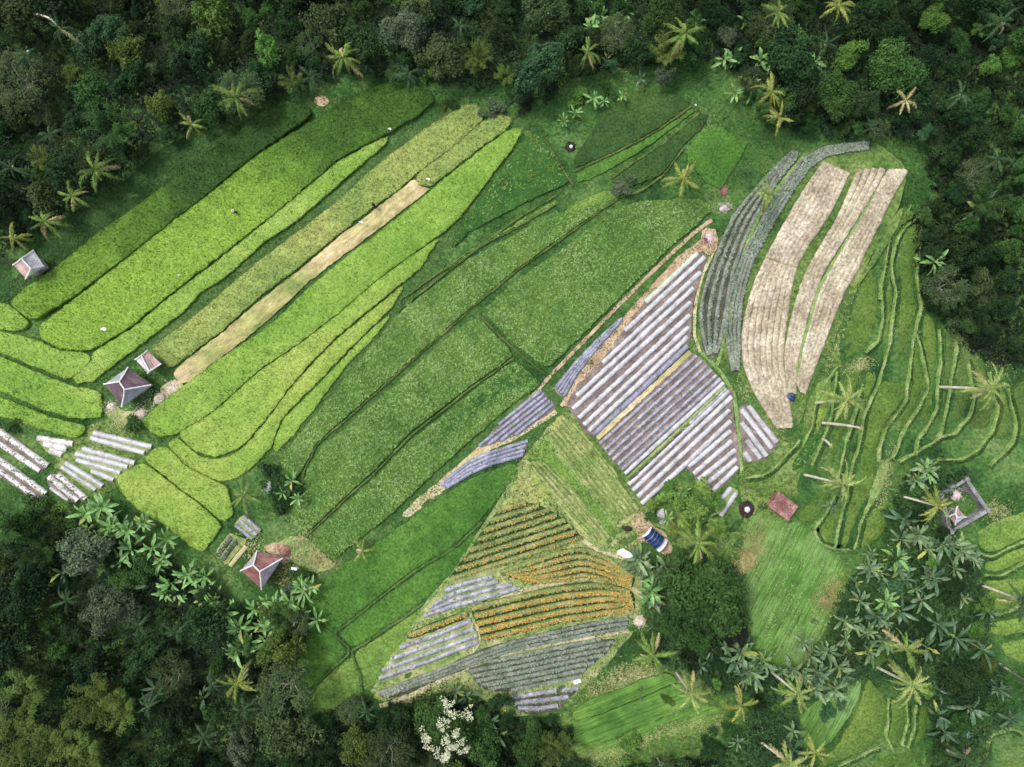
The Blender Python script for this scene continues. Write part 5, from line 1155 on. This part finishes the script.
def facet(mb, pts, mi, th=.12):
    P = np.array(pts); n = np.cross(P[1]-P[0], P[2]-P[0]); n /= np.linalg.norm(n)
    if n[2] < 0: P = P[::-1]; n = -n
    # subdivide lightly by bilinear fan keeps tile relief to the shader; underside offset straight down
    k = len(P); V = np.vstack([P, P-np.array([0, 0, th])]); mb.add(V[:k], [list(range(k))], mi); mb.add(V[k:], [list(range(k))[::-1]], mi)
    i = np.arange(k); j = (i+1) % k; mb.add(V, np.stack([i, i+k, j+k, j], 1), mi)
def house(label, name, cor, ridge_, ze, zr, mats, fm, caps=None, cat='house', wallm='wall', posts=False, chim=None, inset=.9, opens=True):
    """cor: 4 eave corners (pixels, in order); ridge_: two ridge points; facets: c0c1,c1c2,c2c3,c3c0; ridge_[0] near c0/c1..."""
    E = [W3(c, ze) for c in cor]; r0, r1 = [W3(c, zr) for c in ridge_]
    c = sum(E)/4; e = tag(empty(name, (c[0], c[1], 0)), label, cat, None); org = (c[0], c[1], 0)
    rr = {0: (r0, r0), 1: (r0, r1), 2: (r1, r1), 3: (r1, r0)}
    mb = MB()
    for k in range(4):
        a, b = E[k], E[(k+1) % 4]; ra, rb = rr[k]
        if np.linalg.norm(ra-rb) < .05: pts = [a, b, ra]
        else: pts = [a, b, rb, ra]
        # gentle sag: split each facet at mid height and drop it
        top = pts[2:]; lowm = []
        ma = a*.5+pts[-1]*.5-np.array([0, 0, .12]); mb_ = b*.5+pts[2]*.5-np.array([0, 0, .12])
        facet(mb, [a, b, mb_, ma], fm[k], .1); facet(mb, [ma, mb_]+top, fm[k], .1)
    ro = mb.build('roof', [M[m] for m in mats], e, org, smooth=False)
    if caps:
        for k, (p, q) in enumerate([(E[0], r0), (E[1], r0), (E[2], r1), (E[3], r1), (r0, r1)]):
            if np.linalg.norm(p-q) < .1: continue
            cm = MB(); mid = (p+q)/2-np.array([0, 0, .12 if k < 4 else 0]); u = np.array([0, 0, .07])
            tube(cm, [p+u+(p-q)*.03*(k < 4), mid+u, q+u], [.12, .13, .13], 0, 6)
            cm.build('ridge_cap', M[caps], ro, org)
    I = [x+(c-x)/np.linalg.norm((c-x)[:2])*inset for x in E]; wm = MB(); I = [np.array([p[0], p[1], 0]) for p in I]
    if posts:
        for p in I+[(I[k]+I[(k+1) % 4])/2 for k in range(4)]:
            pm = MB(); box(pm, p[:2], .16, .16, -.3, ze+.05, .7); pm.build('post', M['wood'], e, org)
        cc = c; fl = MB(); n4 = [np.array([p[0], p[1], .55]) for p in I]; facet(fl, n4, 0, .12); fl.build('floor_deck', M['wood'], e, org)
    else:
        V = [(*p[:2], -.3) for p in I]+[(*p[:2], ze+.12) for p in I]; wm.add(V, [(0, 1, 5, 4), (1, 2, 6, 5), (2, 3, 7, 6), (3, 0, 4, 7)], 0); wm.build('wall', M[wallm], e, org, smooth=False)
        def opening(nm, k, f, w, z0, z1, m):
            p, q = I[k], I[(k+1) % 4]; d = (q-p); L = np.linalg.norm(d); d /= L; nn = np.array([d[1], -d[0], 0])
            mid = p+d*L*f
            if nn @ (mid-np.array([c[0], c[1], 0])) < 0: nn = -nn
            om = MB(); box(om, (mid+nn*.03)[:2], w, .1, z0, z1, math.atan2(d[1], d[0])); om.build(nm, M[m], e, org)
        if opens:
            opening('door', 1, .5, .9, .0, 2.0, 'wood'); opening('window', 1, .2, .7, .9, 1.8, 'sheen_and_pane'); opening('window', 3, .5, .8, .9, 1.8, 'sheen_and_pane'); opening('window', 2, .5, .7, .9, 1.8, 'sheen_and_pane')
    return e, org
house('small hut with a weathered grey and pinkish hip roof at the left forest edge', 'hut', [(33.6, 250.5), (13.5, 265), (26, 278.8), (44, 266)], [(22, 258.5), (31.2, 268.8)], 2.6, 4.3, ['zinc', 'tile_pink', 'tile_pink'], [1, 1, 0, 0], 'cap_white', 'hut')
house('purple tiled hip roof house with pale ridge caps beside a smaller pink roof', 'house', [(128, 367.5), (104.5, 384), (122, 406.5), (150.5, 385)], [(119.5, 381.5), (124.8, 389.5)], 2.5, 4.5, ['tile_purple', 'sheen_and_pane'], [1, 0, 1, 0], 'cap_white')
house('small pinkish roofed shed touching the purple house', 'shed', [(147.5, 350.5), (135.5, 359.5), (148, 373.5), (161, 364)], [(141.5, 355.5), (149.5, 371)], 2.3, 3.1, ['tile_pink', 'tile_pink', 'zinc'], [1, 2, 2, 1], 'cap_white', 'shed')
house('red tiled hip roof house beside the dirt yard and banana plants', 'house', [(257, 551), (241, 570.5), (261.6, 589), (282, 558.6)], [(253.5, 565), (260, 571.5)], 2.5, 4.5, ['tile_red', 'tile_red_sheen'], [1, 0, 1, 0], 'cap_white')
house('open shed with a worn reddish brown tin roof on the grass slope', 'field_shed', [(779, 491), (768, 506.5), (788.6, 521), (798.3, 506.6)], [(774.0, 499), (793.6, 513.5)], 2.3, 2.9, ['tile_brown', 'tile_brown'], [0, 0, 1, 1], None, 'shed', posts=True, inset=.4)
# blue tarp shed
cs = [W3(p, 2.2) for p in ((652.8, 528.3), (643.5, 538.6), (656.7, 550.6), (665.8, 539))]; c = sum(cs)/4; org = (c[0], c[1], 0)
e = tag(empty('tarp_shelter', org), 'dark blue striped arched tarp shelter with a white end sheet', 'shelter')
def arch(u0, u1, z0=1.3, rise=.9, lift=0, mi=0, mb=None):
    n = 9; V = []
    for u in np.linspace(u0, u1, 5):
        a = cs[1]*(1-u)+cs[2]*u; b = cs[0]*(1-u)+cs[3]*u
        for t in np.linspace(0, 1, n):
            p = a*(1-t)+b*t; V.append((p[0], p[1], z0+rise*math.sin(math.pi*t)+lift+.05*math.sin(u*31)))
    i, j = np.meshgrid(np.arange(4), np.arange(n-1), indexing='ij'); k = (i*n+j).ravel(); mb.add(V, np.stack([k, k+1, k+n+1, k+n], 1), mi); V2 = np.array(V)-np.array([0, 0, .03]); mb.add(V2, np.stack([k, k+n, k+n+1, k+1], 1), mi)
mb = MB(); arch(0, 1, mb=mb); ro = mb.build('tarp_cover', M['tarp_blue'], e, org)
for (u0, u1, m) in ((-.12, .02, 'tarp_white'), (.28, .31, 'tarp_white'), (.5, .56, 'tarp_light'), (.72, .74, 'tarp_light')):
    mb = MB(); arch(u0, u1, lift=.04, mb=mb); mb.build('stripe', M[m], ro, org)
mb = MB(); arch(1.0, 1.32, z0=.9, rise=.7, lift=0, mb=mb); mb.build('end_sheet', M['tarp_white'], e, org)
for p in cs: mb = MB(); box(mb, p[:2], .1, .1, -.2, 1.32); mb.build('post', M['wood'], e, org)
def tarp(label, pts, m, name='tarp', z=.35, cat='tarp', folds=.08):
    Q = np.array([W3(p, z) for p in pts]); c = Q.mean(0); mb = MB(); slab(mb, chaikin(Q[:, :2], True, 1, .12), z, 0, .05, step=.28, jit=.02, drop=.1, rough=folds, smooth=0)
    tag(mb.build(name, M[m], None, (c[0], c[1], 0)), label, cat); return c
tarp('white plastic sheet lying on the grass left of the blue tarp shelter', [(616, 553), (622.5, 548), (634, 555), (630.5, 561.5)], 'tarp_white')
tarp('small grey metal sheet on the soil just above the blue tarp shelter', [(657, 512), (664, 508), (665, 518), (662, 525), (657.5, 521)], 'zinc', 'metal_sheet', .5, 'metal sheet', .03)
tarp('small dark heap of scrap on the bare soil, left of the blue tarp shelter', [(621, 527), (630, 526), (633.5, 530), (626, 532)], 'char', 'scrap_heap', .5, 'heap', .15)
tarp('small white sheet at the lower right end of the grey green vegetable rows', [(573, 681), (580, 679), (582, 683), (574, 685)], 'tarp_white', z=.3)
tarp('white sheet on the ground right of the red roofed house', [(290, 567), (298, 568), (299, 575), (294, 576)], 'tarp_white', z=.3)
tarp('dark blue bundle lying at the pointed foot of the brown harrowed plots', [(788, 394), (793, 392), (795.5, 396), (794, 402), (789, 399)], 'tarp_blue', 'tarp_bundle', .8, 'bundle', .2)
tarp('white scrap of plastic among bananas near the bottom right corner', [(964, 752), (969, 750), (972, 755), (967, 758)], 'tarp_white', z=.5)
tarp('bluish white scrap of plastic, above the other one near the bottom right corner', [(966, 733), (970, 732), (971, 738), (967, 739)], 'tarp_light', z=.8)
# heaps
def heap(label, px, py, r, h, m, name, cat, debris=None):
    x, y, _ = at(px, py, h*.5); mb = MB(); n = 9
    for k in range(6):
        a = rng.random()*6.28; d = r*.28*rng.random()**.5; rr = r*(.45+.3*rng.random()); th = np.arange(10)*.6283
        V = [(x+d*math.cos(a)+rr*f*math.cos(t)*(1+rng.normal(0, .08)), y+d*math.sin(a)+rr*f*math.sin(t)*(1+rng.normal(0, .08)), (-.1 if f == 1 else h*(1-f*f)*(.7+.3*rng.random()))+.08) for f in (1, .75, .45, .15) for t in th]
        i, j = np.meshgrid(np.arange(3), np.arange(10), indexing='ij'); q = (i*10+j).ravel(); q2 = (i*10+(j+1) % 10).ravel(); mb.add(V, np.stack([q, q2, q2+10, q+10], 1), 0); mb.add(V[-10:], [list(range(10))], 0)
    q = np.stack([rng.normal(0, r*.5, 60)+x, rng.normal(0, r*.5, 60)+y], 1); leaves(mb, q, .1+h*.6*rng.random(60), 2, .5, .03, .6, 0)
    tag(mb.build(name, M[m], None, (x, y, 0)), label, cat)
for a in ((111, 407, 1.0, .5, 'pale straw heap at the lower left side of the purple house'), (139, 414, 1.3, .7, 'straw heap below the purple house'), (158, 398, 1.2, 1.0, 'tallest straw heap, right of the purple house'), (172, 389, 1.4, .5, 'flat straw heap at the lower end of the straw strip')):
    heap(a[4], a[0], a[1], a[2], a[3], 'straw_pale', 'straw_heap', 'straw heap')
heap('reddish heap of brushwood above the red roofed house', 284, 551, 1.3, .7, 'brush', 'brushwood_heap', 'heap')
heap('pile of pinkish white sacks at the top end of the white plastic beds', 709, 237, .9, .7, 'sack', 'sack_pile', 'sacks'); heap('whitish rubbish pile beside the upper end of the cabbage rows', 724, 208, .8, .6, 'sack', 'rubbish_pile', 'heap')
heap('maroon bundle beside the pinkish white sacks', 706, 240, .5, .5, 'maroon', 'cloth_bundle', 'bundle'); heap('reddish brushwood pile below the lone yellowish palm', 724, 191, .9, .4, 'brush', 'brushwood_heap', 'heap')
heap('brown earth pile under the biggest round tree, left side', 668, 600, 2.0, .5, 'brush', 'earth_pile', 'heap'); heap('heap of dry brush at the right end of the curved vegetable bed', 640, 622, 1.2, .5, 'straw_pale', 'brushwood_heap', 'heap')
heap('heap of white and grey bedding below the palm near the red roofed house', 270, 487, .9, .8, 'ash', 'rubbish_pile', 'heap')
def ashring(label, px, py, r):
    x, y, _ = at(px, py, .2); e = tag(empty('ash_heap', (x, y, 0)), label, 'ash heap'); o = (x, y, 0)
    th = np.arange(22)*2*math.pi/22; P = np.stack([x+r*np.cos(th)*(1+rng.normal(0, .08, 22)), y+r*np.sin(th)*(1+rng.normal(0, .08, 22))], 1)
    mb = MB(); slab(mb, P, GZ+.12, 0, -.2, step=.3, jit=.02, drop=.09, rough=.06, smooth=0); q = rand_in(P, 10); leaves(mb, q, GZ+.1, 2, .4, .03, .7, 0); mb.build('charred_ring', M['char'], e, o)
    P2 = np.array([x+.1, y])+(P-np.array([x, y]))*.36; mb = MB(); slab(mb, P2, GZ+.5, 0, 0, step=.25, jit=.02, drop=.3, rough=.08, smooth=0); mb.build('white_ash', M['ash'], e, o)
ashring('dark burnt ring with white ash in the middle, left of the reddish brown roof', 746.5, 509.5, 1.35); ashring('small dark burnt ring with pale ash at the upper centre field corner', 570.5, 146.5, .85)
# walled yard
wc = [W3(p, 1.6) for p in ((966.4, 479.4), (987.6, 510.4), (950.5, 532), (941.6, 494.5))]; c = sum(wc)/4; org = (c[0], c[1], 0); e = tag(empty('walled_yard', org), 'square yard enclosed by grey stone walls among banana plants', 'walled yard')
for k in range(4):
    a, b = wc[k], wc[(k+1) % 4]; mb = MB(); d = b-a; L = np.linalg.norm(d); t = .42 if k != 3 else .3; box(mb, ((a+b)/2)[:2], L-.5, t, -.3, 1.55, math.atan2(d[1], d[0])); w = mb.build('wall', M['stone'], e, org, smooth=False)
    mb = MB(); box(mb, ((a+b)/2)[:2], L-.5, t+.14, 1.553, 1.68, math.atan2(d[1], d[0])); mb.build('coping', M['stone'], w, org, smooth=False)
    mb = MB(); box(mb, a[:2], .62, .62, -.3, 1.9, math.atan2(d[1], d[0])); mb.build('corner_pillar', M['stone'], e, org, smooth=False)
house('little shrine with a pinkish grey roof inside the stone walled yard', 'shrine', [(957, 506.5), (949, 516.5), (955, 524.5), (965.5, 517)], [(955.5, 513.5), (956.8, 517.2)], 1.9, 2.9, ['tile_pink', 'zinc'], [0, 0, 1, 0], 'cap_white', 'shrine', inset=.4, opens=False)
heap('pile of pale rubble inside the walled yard, upper corner', 957, 495, 1.0, .6, 'sack', 'rubble_pile', 'rubble'); heap('grey stone rubble by the upper wall of the walled yard', 967, 488, .8, .5, 'stone', 'rubble_pile', 'rubble')
# flags
def flag(label, px, py, s=.6):
    x, y, _ = at(px, py, 1.5); e = tag(empty('marker_flag', (x, y, 0)), label, 'flag', 'white marker flags in the rice'); mb = MB(); tube(mb, [(x, y, .3), (x, y, 1.0), (x+.02, y, 1.7)], .025, 0, 5); mb.build('pole', M['wood'], e, (x, y, 0))
    mb = MB(); V = []; 
    for i in range(5):
        for j in range(4): V.append((x+.02+s*i/4, y+.08*math.sin(i*1.9+j)+s*.5*(j/3-.5), 1.62-.12*i/4+.05*math.sin(j*2.1+i)))
    i, j = np.meshgrid(np.arange(4), np.arange(3), indexing='ij'); k = (i*4+j).ravel(); mb.add(V, np.stack([k, k+4, k+5, k+1], 1)); mb.build('cloth', M['tarp_white'], e, (x, y, 0))
for l, a, b, s in (('largest white flag at the rounded lower left end of the widest rice field', 101, 329, .8), ('small white flag in the middle of the widest rice field', 177, 275, .4), ('white flag at the upper tip of the narrow lime rice strip', 388, 129, .5), ('white flag at the tip of the dark green upper centre strip', 694, 105, .4), ('white marker flag at the edge of the straw strip, near the dark person', 359, 222, .6), ('white marker flag at the upper end of the straw strip', 426, 179, .6)): flag(l, a, b, s)
# people
def person(px, py, label, rz, shirt, arm=.25, bend=.15):
    x, y, _ = at(px, py, 0.0); e = tag(empty('person', (x, y, .3), rz), label, 'person', 'people in the rice fields')
    J = dict(pel=(0, 0, .92), sp=(.02, 0, 1.12), ch=(.05+bend*.3, 0, 1.32), nk=(.08+bend*.5, 0, 1.47), hd=(.11+bend*.6, 0, 1.57), tp=(.11+bend*.6, 0, 1.68),
             lh=(0, .1, .88), lk=(.06, .12, .5), la=(-.02, .13, .08), lt=(.14, .15, .04), rh=(0, -.1, .88), rk=(.12, -.12, .5), ra=(.1, -.13, .08), rt=(.26, -.15, .04),
             ls=(.05+bend*.3, .18, 1.38), le=(.12, .27, 1.1), lw=(.3, .3, .95), lf=(.38, .29, .92), rs=(.05+bend*.3, -.18, 1.38), re=(.14, -.27, 1.12), rw=(.34, -.2, 1.02), rf=(.42, -.18, 1.0))
    def skin(nm, joints, edges, rad, m):
        ks = list(joints); me = bpy.data.meshes.new(nm); me.from_pydata([J[k] for k in ks], [(ks.index(a), ks.index(b)) for a, b in edges], []); me.materials.append(m)
        o = bpy.data.objects.new(nm, me); C.objects.link(o); o.parent = e; o.modifiers.new('skin', 'SKIN')
        for i, k in enumerate(ks): me.skin_vertices[0].data[i].radius = (rad[k], rad[k]); me.skin_vertices[0].data[i].use_root = (i == 0)
        s = o.modifiers.new('sub', 'SUBSURF'); s.levels = s.render_levels = 1; return o
    E = [('pel', 'sp'), ('sp', 'ch'), ('ch', 'nk'), ('nk', 'hd'), ('hd', 'tp'), ('pel', 'lh'), ('lh', 'lk'), ('lk', 'la'), ('la', 'lt'), ('pel', 'rh'), ('rh', 'rk'), ('rk', 'ra'), ('ra', 'rt'), ('ch', 'ls'), ('ls', 'le'), ('le', 'lw'), ('lw', 'lf'), ('ch', 'rs'), ('rs', 're'), ('re', 'rw'), ('rw', 'rf')]
    r = dict(pel=.13, sp=.12, ch=.14, nk=.055, hd=.1, tp=.07, lh=.09, rh=.09, lk=.06, rk=.06, la=.04, ra=.04, lt=.035, rt=.035, ls=.06, rs=.06, le=.042, re=.042, lw=.03, rw=.03, lf=.03, rf=.03)
    skin('body', J, E, r, M['skin'])
    up = ['ch', 'sp', 'pel', 'ls', 'le', 'rs', 're']; skin('shirt', up, [x_ for x_ in E if x_[0] in up and x_[1] in up], {k: r[k]+.022 for k in up}, M[shirt])
    dn = ['pel', 'lh', 'lk', 'la', 'rh', 'rk', 'ra']; skin('trousers', dn, [x_ for x_ in E if x_[0] in dn and x_[1] in dn], {k: r[k]+.02 for k in dn}, M['cloth_dark'])
    mb = MB(); t = np.arange(12)*.5236; hx = J['tp'][0]
    V = [(hx+rr*math.cos(a), rr*math.sin(a), z) for rr, z in ((.24, 1.62), (.13, 1.70), (.1, 1.78), (.03, 1.82)) for a in t]; i, j = np.meshgrid(np.arange(3), np.arange(12), indexing='ij'); q = (i*12+j).ravel(); q2 = (i*12+(j+1) % 12).ravel()
    mb.add(V, np.stack([q, q2, q2+12, q+12], 1)); mb.add(V[-12:], [list(range(12))]); o = mb.build('hat', M['cloth_dark' if shirt == 'cloth_dark' else 'hat_straw'], None); o.parent = e
person(376, 208, 'person in dark clothing standing on the bank beside the straw strip', 2.2, 'cloth_dark'); person(239, 214, 'person in dark blue clothes standing in the widest rice field', 3.0, 'cloth_blue')
finish_labels()

# ------------------------------------------------------------------ light, sky, camera
w = bpy.data.worlds.new('World'); bpy.context.scene.world = w; w.use_nodes = True
N = w.node_tree.nodes; sky = N.new('ShaderNodeTexSky'); sky.sky_type = 'NISHITA'; sky.sun_disc = False
EL, AZ = math.radians(58), math.radians(148)
sky.sun_elevation = EL; sky.sun_rotation = math.radians(90)-AZ; sky.air_density = 1.2; sky.dust_density = 3.0; sky.ozone_density = .6
hs = N.new('ShaderNodeHueSaturation'); hs.inputs['Saturation'].default_value = .5; w.node_tree.links.new(sky.outputs[0], hs.inputs['Color']); w.node_tree.links.new(hs.outputs[0], N['Background'].inputs['Color']); N['Background'].inputs['Strength'].default_value = .15
sd = bpy.data.lights.new('sun', 'SUN'); sd.energy = 1.5; sd.angle = math.radians(12); sd.color = (1, .96, .89)
so = bpy.data.objects.new('sun', sd); C.objects.link(so)
so.rotation_euler = Vector((math.cos(EL)*math.cos(AZ), math.cos(EL)*math.sin(AZ), math.sin(EL))).to_track_quat('Z', 'Y').to_euler(); so.location = (0, 0, 60)
cd = bpy.data.cameras.new('camera'); co = bpy.data.objects.new('camera', cd); C.objects.link(co); co.location = (0, 0, H); co.rotation_euler = (0, 0, 0)
cd.sensor_width = 36; cd.lens = 36*H/(1024*S); cd.clip_end = 6000; cd.clip_start = .5
sc = bpy.context.scene; sc.camera = co; sc.view_settings.view_transform = 'Standard'; sc.view_settings.look = 'None'; sc.view_settings.exposure = .55; sc.view_settings.gamma = 1; sc.view_settings.use_curve_mapping = False
sc.render.resolution_x = 1024; sc.render.resolution_y = 767
